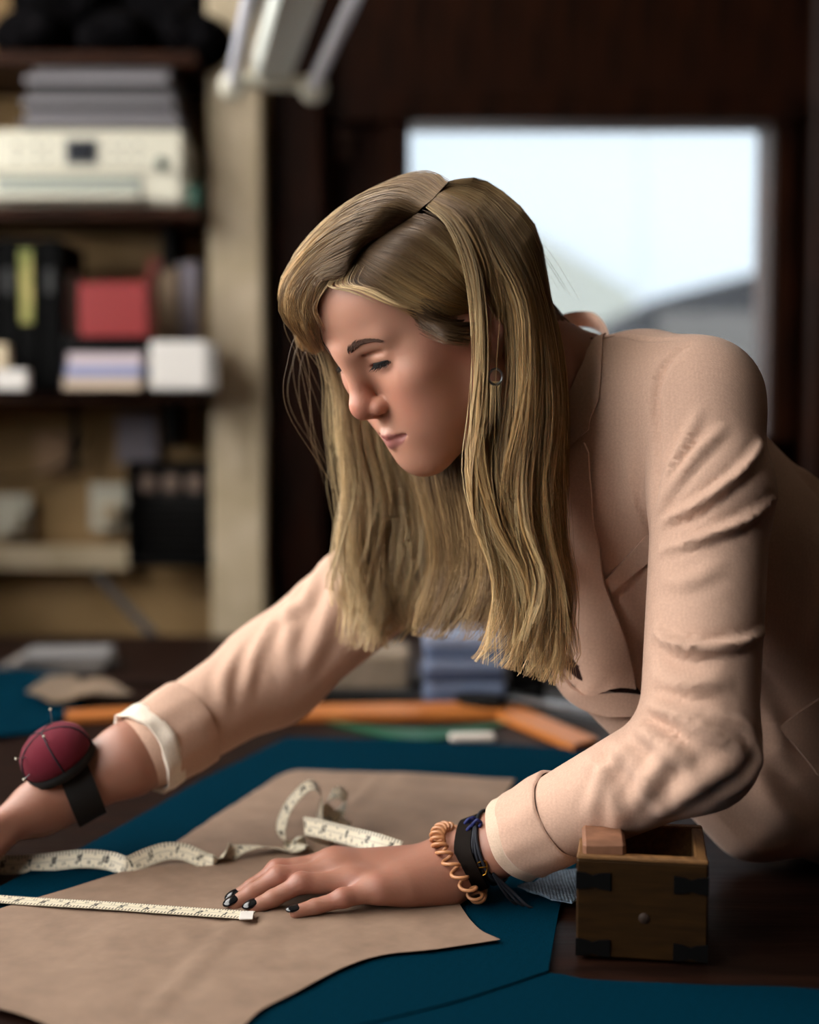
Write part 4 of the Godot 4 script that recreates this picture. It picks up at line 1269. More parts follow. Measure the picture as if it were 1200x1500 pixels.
	obj("inner_top", patch(coat, [Vector3(0.1354, 1.1541, -0.0988), Vector3(0.1523, 1.1372, -0.0976), Vector3(0.1815, 1.1039, -0.0852), Vector3(0.216, 1.0937, -0.0644), Vector3(0.2272, 1.0917, -0.0442), Vector3(0.2233, 1.0839, -0.0436), Vector3(0.1788, 1.0918, -0.0743), Vector3(0.1425, 1.122, -0.0865)], 0.0018, 0.0015), M["inner top"], j)
	obj("front_edge", patch(coat, [Vector3(0.1445, 1.1254, -0.0867), Vector3(0.1788, 1.0951, -0.0745), Vector3(0.2233, 1.0865, -0.0438), Vector3(0.2269, 1.0674, -0.0525), Vector3(0.1954, 1.0693, -0.0626), Vector3(0.16, 1.0865, -0.0839)], 0.002, 0.004), M["jacket cloth"], j)
	var st := Bag.new()
	var sp := curve([Vector3(0.1435, 1.437, -0.1192), Vector3(0.1529, 1.4466, -0.145), Vector3(0.1711, 1.452, -0.1654), Vector3(0.188, 1.4503, -0.1603), Vector3(0.197, 1.4378, -0.1343), Vector3(0.1975, 1.4199, -0.0979)], 5)
	var ss := PackedVector3Array()
	for k in sp.size():
		ss.append(Vector3(-0.35, 0.9, 0.1))
	band_into(st, sp, ss, 0.016, 0.003)
	obj("collar_stand", st.mesh(), M["jacket cloth"], j)
	# turned cuffs with the pale lining at the edge
	var cl := Vector3(0.1086, 0.9696, 0.0097)
	var dl := (Vector3(0.1086, 0.9696, 0.0097) - Vector3(0.2461, 1.0703, 0.1027)).normalized()
	obj("cuff", cuff(cl - dl * 0.045, cl + dl * 0.004, 0.0425, 0.0395, 1.0, Vector3.UP, 0.4), M["jacket cloth"], j)
	obj("cuff_lining", cuff(cl - dl * 0.006, cl + dl * 0.017, 0.0393, 0.0385, 1.0, Vector3.UP, 0.3), M["cuff lining"], j)
	var cr := Vector3(-0.2637, 1.0142, -0.1439)
	var dr := (Vector3(-0.2637, 1.0142, -0.1439) - Vector3(-0.1507, 1.0706, -0.2532)).normalized()
	obj("cuff", cuff(cr - dr * 0.050, cr + dr * 0.002, 0.0475, 0.0445, 1.0, Vector3.UP, 0.5), M["jacket cloth"], j)
	obj("cuff_lining", cuff(cr - dr * 0.004, cr + dr * 0.016, 0.0462, 0.0445, 1.0, Vector3.UP, 0.7), M["white lining"], j)

# ------------------------------------------------------------------ neck, arms and hands: part of the one body
func build_limbs(g: Bag) -> void:
	var flesh := Color(0.32, 0.145, 0.098)
	# neck and a plain trunk inside the clothes
	var t := Field.new()
	t.bone(Vector3(0.0723, 1.4212, -0.0529), Vector3(0.195, 1.36, -0.1287), 0.056, 0.060, 0.03)
	t.bone(Vector3(0.195, 1.36, -0.1287), Vector3(0.2612, 1.36, -0.0635), 0.050, 0.045, 0.05)
	t.slab(Vector3(0.2088, 1.2628, -0.1468), Vector3(0.5579, 1.0052, -0.2385), Vector3(0.2757, 1.3775, -0.0096) - Vector3(0.0367, 1.234, -0.2249), Vector2(0.12, 0.075), Vector2(0.14, 0.10), 0.05)
	var b := t.nets(Vector3(0.0, 0.85, -0.45), Vector3(0.75, 1.50, 0.05), 0.008)
	b.c.resize(b.v.size())
	b.c.fill(flesh)
	g.add(b)
	var hd := hand_field()
	hand_shape = hd
	var h := hd.nets(Vector3(-0.20, 0.885, -0.14), Vector3(0.17, 1.01, 0.12), 0.0018)
	for p in h.v:
		var c := flesh
		for q: Vector3 in knuckles:
			c = c.lerp(Color(0.34, 0.118, 0.085), 0.5 * exp(-p.distance_squared_to(q) / 0.00018))
		h.c.append(c)
	g.add(h)
	# right forearm and hand, reaching out of the frame
	var a := Field.new()
	var w := Vector3(-0.3681, 0.9643, -0.0952)
	a.bone(Vector3(-0.216, 1.0368, -0.1806), Vector3(-0.2858, 1.004, -0.1301), 0.036, 0.034, 0.02)
	a.bone(Vector3(-0.2858, 1.004, -0.1301), Vector3(-0.3403, 0.9781, -0.1082), 0.034, 0.0275, 0.02)
	a.bone(Vector3(-0.3403, 0.9781, -0.1082), w, 0.0275, 0.027, 0.02)
	a.slab(w, Vector3(-0.4301, 0.9336, -0.0729), Vector3(0.2, 0.5, 0.8), Vector2(0.030, 0.020), Vector2(0.040, 0.014), 0.02)
	var e := Vector3(-0.4301, 0.9336, -0.0729)
	for k in 4:
		var o := Vector3(0.003 * k, 0.005 - 0.009 * k, -0.030 + 0.019 * k)
		a.bone(e + o, e + o + Vector3(-0.045, -0.004, 0.002), 0.0095, 0.0085, 0.006)
		a.bone(e + o + Vector3(-0.045, -0.004, 0.002), e + o + Vector3(-0.062, -0.026, 0.002), 0.0085, 0.0078, 0.003)
		a.bone(e + o + Vector3(-0.062, -0.026, 0.002), e + o + Vector3(-0.052, -0.042, 0.003), 0.0078, 0.007, 0.003)
	a.bone(w + Vector3(-0.02, -0.012, 0.024), e + Vector3(-0.004, -0.035, 0.034), 0.012, 0.010, 0.01)
	a.bone(e + Vector3(-0.004, -0.035, 0.034), e + Vector3(-0.034, -0.045, 0.026), 0.010, 0.008, 0.004)
	arm_shape = a
	var fa := a.nets(Vector3(-0.56, 0.89, -0.28), Vector3(-0.17, 1.12, 0.03), 0.003)
	fa.c.resize(fa.v.size())
	fa.c.fill(flesh)
	g.add(fa)

var knuckles := []
var hand_shape: Field
var arm_shape: Field

func hand_field() -> Field:
	var f := Field.new()
	var w := Vector3(0.0353, 0.9346, -0.0108)
	f.slab(Vector3(0.1258, 0.9761, 0.0143), Vector3(0.0767, 0.9518, -0.0061), Vector3(0.3, -0.4, 0.8), Vector2(0.031, 0.027), Vector2(0.0285, 0.0225), 0.02)
	f.slab(Vector3(0.0767, 0.9518, -0.0061), w, Vector3(0.3, -0.4, 0.8), Vector2(0.0285, 0.0225), Vector2(0.029, 0.019), 0.02)
	# back of the hand: a ray of bones to each knuckle
	var mcp := [Vector3(-0.0697, 0.9324, -0.0177), Vector3(-0.0676, 0.9295, -0.0004), Vector3(-0.049, 0.9253, 0.0199), Vector3(-0.0273, 0.9254, 0.037)]
	var pip := [Vector3(-0.1239, 0.9279, -0.0093), Vector3(-0.1213, 0.9283, 0.0117), Vector3(-0.0992, 0.928, 0.0277), Vector3(-0.0597, 0.9208, 0.0473)]
	var dip := [Vector3(-0.1466, 0.9149, 0.0006), Vector3(-0.1451, 0.9159, 0.0206), Vector3(-0.1242, 0.9164, 0.0346), Vector3(-0.0846, 0.9148, 0.0517)]
	var tip := [Vector3(-0.1606, 0.9074, 0.0072), Vector3(-0.1594, 0.9086, 0.0271), Vector3(-0.1406, 0.9097, 0.0391), Vector3(-0.1014, 0.9114, 0.056)]
	var rs := [0.0092, 0.0094, 0.0090, 0.0080]
	for k in 4:
		var root: Vector3 = w + Vector3(0.004, 0.0, 0.0) + Vector3(0, -0.004 * k, -0.014 + 0.012 * k)
		f.slab(root, mcp[k], Vector3(0.2, -0.3, 0.9), Vector2(0.015, 0.0135), Vector2(0.0122, 0.0115), 0.018)
	f.bone(Vector3(0.0304, 0.9289, 0.0076), Vector3(-0.0013, 0.9257, 0.0249), 0.017, 0.0105, 0.03)   # heel of the hand
	f.bone(Vector3(0.0261, 0.9237, -0.0321), Vector3(-0.0231, 0.9133, -0.0434), 0.014, 0.0105, 0.012)   # thumb behind
	f.bone(Vector3(-0.0231, 0.9133, -0.0434), Vector3(-0.0529, 0.909, -0.0481), 0.0102, 0.0085, 0.005)
	for k in 4:
		var r: float = rs[k]
		f.bone(mcp[k], pip[k], r * 1.22, r * 1.04, 0.006)
		f.bone(pip[k], dip[k], r * 0.98, r * 0.88, 0.003)
		f.bone(dip[k], tip[k], r * 0.88, r * 0.80, 0.003)
		f.ball(pip[k] + Vector3(0, r * 0.16, 0), Vector3(r * 1.1, r * 0.88, r * 0.98), Basis.IDENTITY, 0.006)
		f.ball(mcp[k] + Vector3(0, r * [0.28, 0.28, 0.22, 0.10][k], 0), Vector3(r * 1.4, r * 0.85, r), Basis.IDENTITY, 0.016)
		knuckles.append(pip[k])
		knuckles.append(mcp[k])
		nails.append([dip[k], tip[k], r])
	return f

var nails := []

func build_nails(root: Node3D) -> void:
	var m := plain("dark nail polish", Color(0.035, 0.04, 0.06), 0.12)
	for n in nails:
		var d: Vector3 = (n[1] - n[0]).normalized()
		var up := (Vector3(-0.15, 1.0, 0.25) - d * Vector3(-0.15, 1.0, 0.25).dot(d)).normalized()
		var side := d.cross(up)
		var s := SphereMesh.new()
		s.radius = 1.0
		s.height = 2.0
		s.radial_segments = 20
		s.rings = 10
		var r: float = n[2]
		var o := obj("fingernail", s, m, root)
		o.transform = Transform3D(Basis(side * r * 0.68, up * r * 0.30, d * r * 0.92), n[1] + d * r * 0.25 + up * r * 0.58)

# trousers and shoes, standing at the end of the table
func build_legs(root: Node3D) -> void:
	build_nails(root)
	var f := Field.new()
	var hip := Vector3(0.5991, 0.9118, -0.2318)
	for s in [-1.0, 1.0]:
		var h := hip + Vector3(0.02, -0.02, 0.095 * s)
		var k := Vector3(0.66 + 0.03 * s, 0.50, h.z + 0.03 * s)
		var a := Vector3(0.78 + 0.02 * s, 0.09, h.z + 0.03 * s)
		f.bone(h, k, 0.088, 0.062, 0.03)
		f.bone(k, a, 0.062, 0.05, 0.02)
	obj("trousers", f.nets(Vector3(0.4, 0.03, -0.55), Vector3(0.95, 1.05, 0.1), 0.012).mesh(), M["trouser cloth"], root)
	for s in [-1.0, 1.0]:
		var sh := Field.new()
		var a := Vector3(0.78 + 0.02 * s, 0.05, hip.z + 0.125 * s)
		sh.slab(a, a + Vector3(-0.15, -0.015, 0.0), Vector3(0, 0, 1), Vector2(0.036, 0.048), Vector2(0.042, 0.033), 0.02)
		obj("shoe", sh.nets(a + Vector3(-0.26, -0.06, -0.09), a + Vector3(0.11, 0.09, 0.09), 0.006).mesh(), M["black plastic"], root)


# ------------------------------------------------------------------ the cutting table and what lies on it
func flat2(list: Array) -> PackedVector2Array:
	var o := PackedVector2Array()
	for p: Vector3 in list:
		o.append(Vector2(p.x, p.z))
	return o

# an outline rounded through its points, except at the sharp ones
func soft(list: Array, sharp: Array) -> PackedVector2Array:
	var p := flat2(list)
	var o := PackedVector2Array()
	var m := p.size()
	for k in m:
		var b := p[k]
		var c := p[(k + 1) % m]
		var a := b if k in sharp else p[(k - 1 + m) % m]
		var d := c if (k + 1) % m in sharp else p[(k + 2) % m]
		for s in 5:
			o.append(b.cubic_interpolate(c, a, d, s / 5.0))
	return o

func build_table():
	var t := thing("cutting_table", "dark brown wooden cutting table that fills the foreground", "table")
	obj("table_top", box(Vector3(1.70, 0.045, 1.62), 0.006, Vector3(-0.42, TABLE_Y - 0.0225, -0.21)), M["table wood"], t)
	for x in [-1.19, 0.33]:
		for z in [-0.94, 0.52]:
			obj("leg", box(Vector3(0.08, 0.855, 0.08), 0.008, Vector3(x, 0.4275, z)), M["table wood"], t)
	obj("apron", box(Vector3(1.44, 0.09, 0.025), 0.004, Vector3(-0.43, 0.81, -0.94)), M["table wood"], t)
	obj("apron", box(Vector3(1.44, 0.09, 0.025), 0.004, Vector3(-0.43, 0.81, 0.52)), M["table wood"], t)
	obj("apron", box(Vector3(0.025, 0.09, 1.38), 0.004, Vector3(-1.19, 0.81, -0.21)), M["table wood"], t)

func build_table_things():
	var wob := noise(3.0, FastNoiseLite.TYPE_SIMPLEX_SMOOTH, 3, 5)
	var fine := noise(14.0, FastNoiseLite.TYPE_SIMPLEX_SMOOTH, 2, 8)
	# teal cloth: a near piece under the main one
	var near := soft([Vector3(0.0224, 0.9, 0.1657), Vector3(0.1131, 0.9, 0.1699), Vector3(0.1486, 0.9, 0.1838), Vector3(0.2399, 0.9, 0.1947), Vector3(0.3378, 0.9, 0.2132), Vector3(0.3582, 0.9, 0.3085), Vector3(0.3104, 0.9, 0.407), Vector3(-0.0443, 0.9, 0.407), Vector3(-0.1245, 0.9, 0.37), Vector3(-0.0954, 0.9, 0.2261)], [5, 6, 7, 8])
	tag(obj("teal_cloth", sheet(near, func(q): return TABLE_Y + 0.0006 + 0.0015 * maxf(0.0, wob.get_noise_2d(q.x, q.y)), 0.0012, 0.018), M["teal cloth"]), "dark teal cloth along the near table edge in front of the wooden box", "cloth", "")
	var main := soft([Vector3(-0.1719, 0.9, -0.661), Vector3(0.0376, 0.9, -0.6325), Vector3(0.2769, 0.9, -0.5628), Vector3(0.2471, 0.9, -0.3868), Vector3(0.1747, 0.9, -0.1262), Vector3(0.1452, 0.9, -0.0083), Vector3(0.135, 0.9, 0.0403), Vector3(0.1131, 0.9, 0.1699), Vector3(0.021, 0.9, 0.2386), Vector3(-0.0902, 0.9, 0.2862), Vector3(-0.2562, 0.9, 0.263), Vector3(-0.4218, 0.9, 0.1586), Vector3(-0.4372, 0.9, 0.0823), Vector3(-0.4141, 0.9, 0.0227), Vector3(-0.3925, 0.9, -0.033), Vector3(-0.369, 0.9, -0.0938), Vector3(-0.3382, 0.9, -0.1694), Vector3(-0.2539, 0.9, -0.4341)], [0, 7, 11, 12])
	tag(obj("teal_cloth", sheet(main, func(q): return TABLE_Y + 0.0022 + 0.003 * maxf(0.0, wob.get_noise_2d(q.x + 4.0, q.y)), 0.0014, 0.018), M["teal cloth"]), "large dark teal wool cloth spread under the brown paper pattern", "cloth", "")
	# kraft paper pattern with creases
	var l0 := flat2([Vector3(-0.1431, 0.9, 0.0227), Vector3(-0.1928, 0.9, 0.2509)])
	var l1 := flat2([Vector3(-0.0372, 0.9, -0.4341), Vector3(-0.1042, 0.9, -0.1373)])
	var paper := soft([Vector3(-0.1403, 0.9, -0.4638), Vector3(0, 0.9, -0.4472), Vector3(0.1307, 0.9, -0.4277), Vector3(0.1173, 0.9, -0.3686), Vector3(0.093, 0.9, -0.2589), Vector3(0.069, 0.9, -0.1373), Vector3(0.0462, 0.9, -0.0083), Vector3(0.051, 0.9, 0.0489), Vector3(0.0614, 0.9, 0.0887), Vector3(0.0778, 0.9, 0.1109), Vector3(0.023, 0.9, 0.1322), Vector3(-0.0228, 0.9, 0.1441), Vector3(-0.0556, 0.9, 0.1727), Vector3(-0.0856, 0.9, 0.2158), Vector3(-0.1114, 0.9, 0.2509), Vector3(-0.1339, 0.9, 0.2975), Vector3(-0.1902, 0.9, 0.3402), Vector3(-0.2743, 0.9, 0.2724), Vector3(-0.3109, 0.9, 0.2509), Vector3(-0.4069, 0.9, 0.2), Vector3(-0.4406, 0.9, 0.1062), Vector3(-0.3739, 0.9, 0.0316), Vector3(-0.3303, 0.9, -0.0196), Vector3(-0.2802, 0.9, -0.077), Vector3(-0.245, 0.9, -0.1718), Vector3(-0.2152, 0.9, -0.2721), Vector3(-0.1677, 0.9, -0.4181)], [0, 2, 9, 18, 19, 20])
	var ph := func(q: Vector2) -> float:
		var h := TABLE_Y + 0.0062 + 0.0028 * maxf(-0.6, wob.get_noise_2d(q.x * 1.3, q.y * 2.2 + 9.0)) + 0.0005 * fine.get_noise_2d(q.x, q.y)
		for l: PackedVector2Array in [l0, l1]:
			var e := q.distance_to(Geometry2D.get_closest_point_to_segment(q, l[0], l[1]))
			h += 0.0016 * exp(-pow(e / 0.006, 2.0)) - 0.0010 * exp(-pow((e - 0.014) / 0.006, 2.0))
		return h
	tag(obj("paper_pattern", sheet(paper, ph, 0.0004, 0.009), M["kraft"]), "large brown kraft paper pattern piece lying on the teal cloth under her hand", "paper")
	build_tape()
	build_box()
	build_jewellery()
	# scrap beside the box
	var scrap := flat2([Vector3(0.1015, 0.9, -0.0083), Vector3(0.1318, 0.9, -0.0428), Vector3(0.1767, 0.9, -0.075), Vector3(0.1794, 0.9, -0.0046), Vector3(0.1487, 0.9, 0.028), Vector3(0.1251, 0.9, 0.0137)])
	tag(obj("fabric_scrap", sheet(scrap, func(q): return TABLE_Y + 0.008 + 0.006 * absf(fine.get_noise_2d(q.x, q.y)), 0.002, 0.006), cloth("grey blue cloth", Color(0.40, 0.47, 0.54), 0.2, 20.0)), "small crumpled grey blue fabric scrap between the cuff and the wooden box", "fabric scrap")
	# at the back of the table
	var rule := Bag.new()
	var bend := flat2([Vector3(-0.2026, 0.9, -0.8361), Vector3(0.1316, 0.9, -0.8658), Vector3(0.1586, 0.9, -0.8459), Vector3(0.2567, 0.9, -0.6166), Vector3(0.2196, 0.9, -0.5779), Vector3(0.1295, 0.9, -0.779), Vector3(-0.1955, 0.9, -0.7607)])
	tag(obj("wooden_rule", sheet(bend, func(_q): return TABLE_Y + 0.002, 0.010, 0.03), M["ochre wood"]), "bent orange brown wooden tailor's rule lying behind the teal cloth", "ruler")
	var grn := []
	for k in 13:
		var f := k / 12.0
		grn.append(Vector3(-0.099, 0.9, -0.7337).lerp(Vector3(0.1447, 0.9, -0.7516), f) + Vector3(0, 0, 0.10 * sin(PI * f)))
	for k in 13:
		var f := 1.0 - k / 12.0
		grn.append(Vector3(-0.1203, 0.9, -0.7607).lerp(Vector3(0.1669, 0.9, -0.779), f) + Vector3(0, 0, 0.055 * sin(PI * f)))
	tag(obj("french_curve", sheet(flat2(grn), func(_q): return TABLE_Y + 0.001, 0.003, 0.03), plain("green plastic", Color(0.02, 0.30, 0.20), 0.3)), "curved green plastic drafting rule just behind the teal cloth", "ruler")
	var ck := Bag.new()
	box_into(ck, Vector3.ZERO, Vector3(0.062, 0.010, 0.022), 0.004)
	var c := obj("tailors_chalk", ck.mesh(), plain("chalk", Color(0.80, 0.76, 0.72), 0.95), null, Vector3(0.0866, 0.9, -0.6325) + Vector3(0, 0.0095, 0))
	tag(c, "flat bar of pale tailor's chalk by the back edge of the teal cloth", "chalk")
	c.rotation.y = 0.08
	# shears
	var sh := thing("shears", "steel tailoring shears lying behind her chest at the end of the wooden rule", "scissors", Vector3(0.2346, 0.9, -0.779) + Vector3(0, 0.02, 0), 0.0)
	for s in [-1.0, 1.0]:
		var bl := extrude(PackedVector2Array([Vector2(-0.10, 0.012 * s), Vector2(0.0, 0.015 * s), Vector2(0.13, 0.001 * s), Vector2(0.0, -0.006 * s), Vector2(-0.10, -0.004 * s)]), 0.004)
		var b := obj("blade", bl.mesh(), M["steel"], sh)
		b.transform = Transform3D(Basis(Vector3.UP, -0.75 + 0.10 * s) * Basis(Vector3.RIGHT, PI / 2), Vector3(0, 0.004 * s, 0))
		var hp := []
		for k in 15:
			var an := TAU * k / 14.0
			hp.append(Vector3(-0.135 + cos(an) * 0.040, 0, 0.030 * s + sin(an) * 0.022))
		var hb := Bag.new()
		tube_into(hb, curve(hp, 2), [0.0065], 8, false)
		var ho := obj("handle", hb.mesh(), M["black plastic"], sh)
		ho.rotation.y = -0.75 + 0.10 * s
	obj("screw", box(Vector3(0.012, 0.014, 0.012), 0.004), M["steel"], sh)

# ------------------------------------------------------------------ measuring tape

func tape_texture() -> ImageTexture:
	# twelve inches, 1536 x 96: ticks along both edges and numbers in the middle
	var im := Image.create(1536, 96, false, Image.FORMAT_RGB8)
	im.fill(Color(0.87, 0.83, 0.74))
	var ink := Color(0.07, 0.06, 0.06)
	for k in 96:
		var h := 38 if k % 8 == 0 else 28 if k % 4 == 0 else 20
		im.fill_rect(Rect2i(k * 16, 0, 5, h), ink)
	for k in 120:
		var h := 20 if k % 5 == 0 else 11
		im.fill_rect(Rect2i(int(k * 12.8), 96 - h, 4, h), ink)
	im.fill_rect(Rect2i(0, 47, 1536, 2), Color(0.35, 0.32, 0.3))
	var seg := {"0": "abcdef", "1": "bc", "2": "abged", "3": "abgcd", "4": "fgbc", "5": "afgcd", "6": "afgecd", "7": "abc", "8": "abcdefg", "9": "abfgcd"}
	var put := func(ch: String, x: int, y: int, w: int, hh: int, t: int) -> void:
		for s: String in seg[ch]:
			var r := Rect2i(x, y, w, t)
			match s:
				"b": r = Rect2i(x + w - t, y, t, hh / 2)
				"c": r = Rect2i(x + w - t, y + hh / 2, t, hh / 2)
				"d": r = Rect2i(x, y + hh - t, w, t)
				"e": r = Rect2i(x, y + hh / 2, t, hh / 2)
				"f": r = Rect2i(x, y, t, hh / 2)
				"g": r = Rect2i(x, y + hh / 2 - t / 2, w, t)
			im.fill_rect(r, ink)
	for n in range(1, 13):
		var s := str(n)
		var x := (n - 1) * 128 + 108 - (12 if s.length() > 1 else 0)
		for ch in s:
			put.call(ch, x, 26, 20, 36, 8)
			x += 24
	for n in 24:
		var s := str(n + 1)
		var x := n * 64 + 26
		for ch in s:
			put.call(ch, x, 58, 10, 18, 3)
			x += 13
	return ImageTexture.create_from_image(im)

func build_tape() -> void:
	var Y := Vector3(0, 0.82, -0.57)
	var F := Vector3(0.05, 0, -1)
	var way := [
		[Vector3(-0.1408, 0.9115, 0.065), F], [Vector3(-0.1586, 0.9105, 0.0588), F], [Vector3(-0.2157, 0.9095, 0.0456), F], [Vector3(-0.2806, 0.9085, 0.0304), F], [Vector3(-0.3394, 0.908, 0.0199), F], [Vector3(-0.3792, 0.908, 0.0126), F], [Vector3(-0.4139, 0.914, 0.0224), F], [Vector3(-0.4654, 0.9044, -0.0458), Vector3(0, 0.5, -0.8)],
		[Vector3(-0.4538, 0.9194, -0.0619), Y], [Vector3(-0.4061, 0.9097, -0.0812), Y], [Vector3(-0.366, 0.9111, -0.0833), Y], [Vector3(-0.3254, 0.9151, -0.0836), Y], [Vector3(-0.2978, 0.9137, -0.0815), Y], [Vector3(-0.2792, 0.9106, -0.0763), Y], [Vector3(-0.2636, 0.9148, -0.0866), Y], [Vector3(-0.2442, 0.9185, -0.0969), Vector3(0.1, 0.75, -0.65)],
		[Vector3(-0.2249, 0.9162, -0.0997), Vector3(0.3, 0.6, -0.7)], [Vector3(-0.2062, 0.9106, -0.0933), Vector3(0.5, 0.5, -0.7)], [Vector3(-0.195, 0.9085, -0.0912), Vector3(0.7, 0.6, -0.2)], [Vector3(-0.1867, 0.9136, -0.1016), Vector3(0.75, 0.6, -0.1)], [Vector3(-0.1728, 0.9159, -0.1118), Vector3(0.3, 0.2, -0.9)], [Vector3(-0.1545, 0.9156, -0.1218), Vector3(0.1, -0.2, -1)], [Vector3(-0.1362, 0.912, -0.1265), Vector3(0.1, -0.4, -0.9)], [Vector3(-0.1199, 0.9095, -0.1233), Vector3(-0.2, -0.3, -0.9)],
		[Vector3(-0.1106, 0.9146, -0.1297), Vector3(-0.4, 0.2, -0.9)], [Vector3(-0.1242, 0.9123, -0.1416), Vector3(-0.5, 0.3, -0.8)], [Vector3(-0.1331, 0.9249, -0.1475), Vector3(-0.55, 0.1, -0.8)], [Vector3(-0.1286, 0.9433, -0.1538), Vector3(-0.5, 0.1, -0.85)], [Vector3(-0.1151, 0.9617, -0.1552), Vector3(-0.4, 0.2, -0.9)], [Vector3(-0.1019, 0.9689, -0.1607), Vector3(-0.2, 0.3, -0.9)], [Vector3(-0.093, 0.959, -0.165), Vector3(-0.1, 0.1, -1)], [Vector3(-0.0937, 0.9376, -0.1634), Vector3(-0.3, 0, -0.95)], [Vector3(-0.0957, 0.9225, -0.1603), Vector3(-0.3, 0, -0.95)],
		[Vector3(-0.09, 0.9132, -0.1717), Vector3(0.0, 0.3, -0.9)], [Vector3(-0.0834, 0.9276, -0.1828), Vector3(0.35, 0.3, -0.85)], [Vector3(-0.0884, 0.9406, -0.1837), Vector3(0.3, 0.2, -0.9)], [Vector3(-0.0771, 0.9516, -0.1895), Vector3(0.2, 0.4, -0.85)], [Vector3(-0.0679, 0.9459, -0.1941), Vector3(0.1, 0.3, -0.9)], [Vector3(-0.0742, 0.9334, -0.1882), Vector3(0, 0.3, -0.9)], [Vector3(-0.0879, 0.9262, -0.1726), Vector3(0, 0.5, -0.8)],
		[Vector3(-0.0791, 0.9189, -0.1972), Vector3(0, 0.5, -0.8)], [Vector3(-0.0661, 0.9116, -0.2017), Vector3(0.1, 0.4, -0.9)], [Vector3(-0.0708, 0.9044, -0.1911), Vector3(0.1, 0.6, -0.8)], [Vector3(-0.0882, 0.9208, -0.1422), Vector3(0, 0.9, -0.3)], [Vector3(-0.1034, 0.9322, -0.128), Vector3(-0.1, 0.95, -0.3)], [Vector3(-0.1061, 0.9379, -0.1183), Vector3(-0.12, 0.95, -0.3)], [Vector3(-0.0896, 0.9381, -0.1083), Vector3(-0.15, 0.93, -0.3)], [Vector3(-0.0614, 0.9357, -0.0931), Vector3(-0.15, 0.9, -0.35)], [Vector3(-0.0337, 0.9335, -0.0779), Vector3(-0.1, 0.8, -0.55)], [Vector3(-0.01, 0.9298, -0.0676), Vector3(-0.1, 0.6, -0.75)]]
	var pp := []
	var sp := []
	for w in way:
		pp.append(w[0])
		sp.append((w[1] as Vector3).normalized())
	var pts := curve(pp, 6)
	var sd := curve(sp, 6)
	var g := Bag.new()
	band_into(g, pts, sd, 0.0185, 0.0008, true)
	var m := plain("tape print", Color.WHITE, 0.5)
	m.albedo_texture = tape_texture()
	m.uv1_scale = Vector3(1.0 / 0.3048, 1, 1)
	var t := thing("measuring_tape", "cream cloth measuring tape with black markings coiled and stretched over the brown paper", "measuring tape")
	obj("tape", g.mesh(), m, t)
	var e := obj("end_tip", box(Vector3(0.012, 0.0014, 0.0192), 0.0005), M["white paper"], t, pts[0] + Vector3(-0.004, 0, 0))
	e.rotation.y = 0.05

# ------------------------------------------------------------------ small wooden box
func build_box() -> void:
	var w := 0.108
	var h := 0.083
	var d := 0.117
	var b := thing("wooden_box", "small open wooden box with black corner inlays at the right of the table", "box", Vector3(0.2020, TABLE_Y + 0.0030, 0.0885), -0.158)
	var th := 0.010
	obj("front_panel", box(Vector3(w, h, th), 0.0015, Vector3(0, h * 0.5, d * 0.5 - th * 0.5)), M["shaded front wood"], b)
	obj("back_panel", box(Vector3(w, h, th), 0.0015, Vector3(0, h * 0.5, -d * 0.5 + th * 0.5)), M["lit panel wood"], b)
	obj("lit_front_rim", box(Vector3(w - 0.0004, 0.004, th), 0.001, Vector3(0, h + 0.0018, d * 0.5 - th * 0.5)), M["lit panel wood"], b)  # added pale strip, its colour stands in for light on the top edge
	for s in [-1.0, 1.0]:
		obj("side_panel", box(Vector3(th, h - 0.0004, d - th * 2.0), 0.0012, Vector3(s * (w * 0.5 - th * 0.5), h * 0.5, 0)), M["lit panel wood"], b)
	obj("bottom", box(Vector3(w - th * 2.0, 0.006, d - th * 2.0), 0.0005, Vector3(0, 0.006, 0)), M["lit panel wood"], b)
	# bow-tie inlays at the corners of the front
	for sx in [-1.0, 1.0]:
		for sy in [0.0, 1.0]:
			var o := PackedVector2Array([Vector2(0, -0.0075), Vector2(0.009, -0.0065), Vector2(0.014, -0.0045), Vector2(0.019, -0.0065), Vector2(0.0285, -0.0075), Vector2(0.0285, 0.0075), Vector2(0.019, 0.0065), Vector2(0.014, 0.0045), Vector2(0.009, 0.0065), Vector2(0, 0.0075)])
			for k in o.size():
				o[k] = Vector2(sx * (w * 0.5 + 0.0004 - o[k].x), o[k].y)
			var g := extrude(o, 0.002)
			obj("corner_inlay", g.mesh(), M["black plastic"], b, Vector3(0, lerpf(0.0085, h - 0.0175, sy), d * 0.5 + 0.0004))
	var kn := Bag.new()
	lathe_into(kn, [[0.0, -0.001], [0.0045, -0.001], [0.0045, 0.0006], [0.0, 0.0008]], 14, Transform3D(Basis(Vector3.RIGHT, PI / 2), Vector3(0.002, h * 0.43, d * 0.5)))
	obj("knot", kn.mesh(), plain("knot wood", Color(0.16, 0.09, 0.04), 0.7), b)
	var lid := obj("lid", box(Vector3(0.036, 0.013, 0.112), 0.003, Vector3.ZERO), mottled("brown leather", Color(0.42, 0.27, 0.18), Color(0.52, 0.35, 0.25), 0.03, Vector3.ONE * 6.0, 0.7), b, Vector3(-0.034, h + 0.0075, -0.001))
	lid.rotation = Vector3(0.0, 0.05, 0.03)

# ------------------------------------------------------------------ what she wears at wrists and ear
func ring_points(c: Vector3, ax: Vector3, side: Vector3, r0: float, r1: float, n := 40) -> PackedVector3Array:
	var a := ax.normalized()
	var s := (side - a * side.dot(a)).normalized()
	var u := a.cross(s)
	var o := PackedVector3Array()
	for k in n + 1:
		var an := TAU * k / n
		o.append(c + s * cos(an) * r0 + u * sin(an) * r1)
	return o

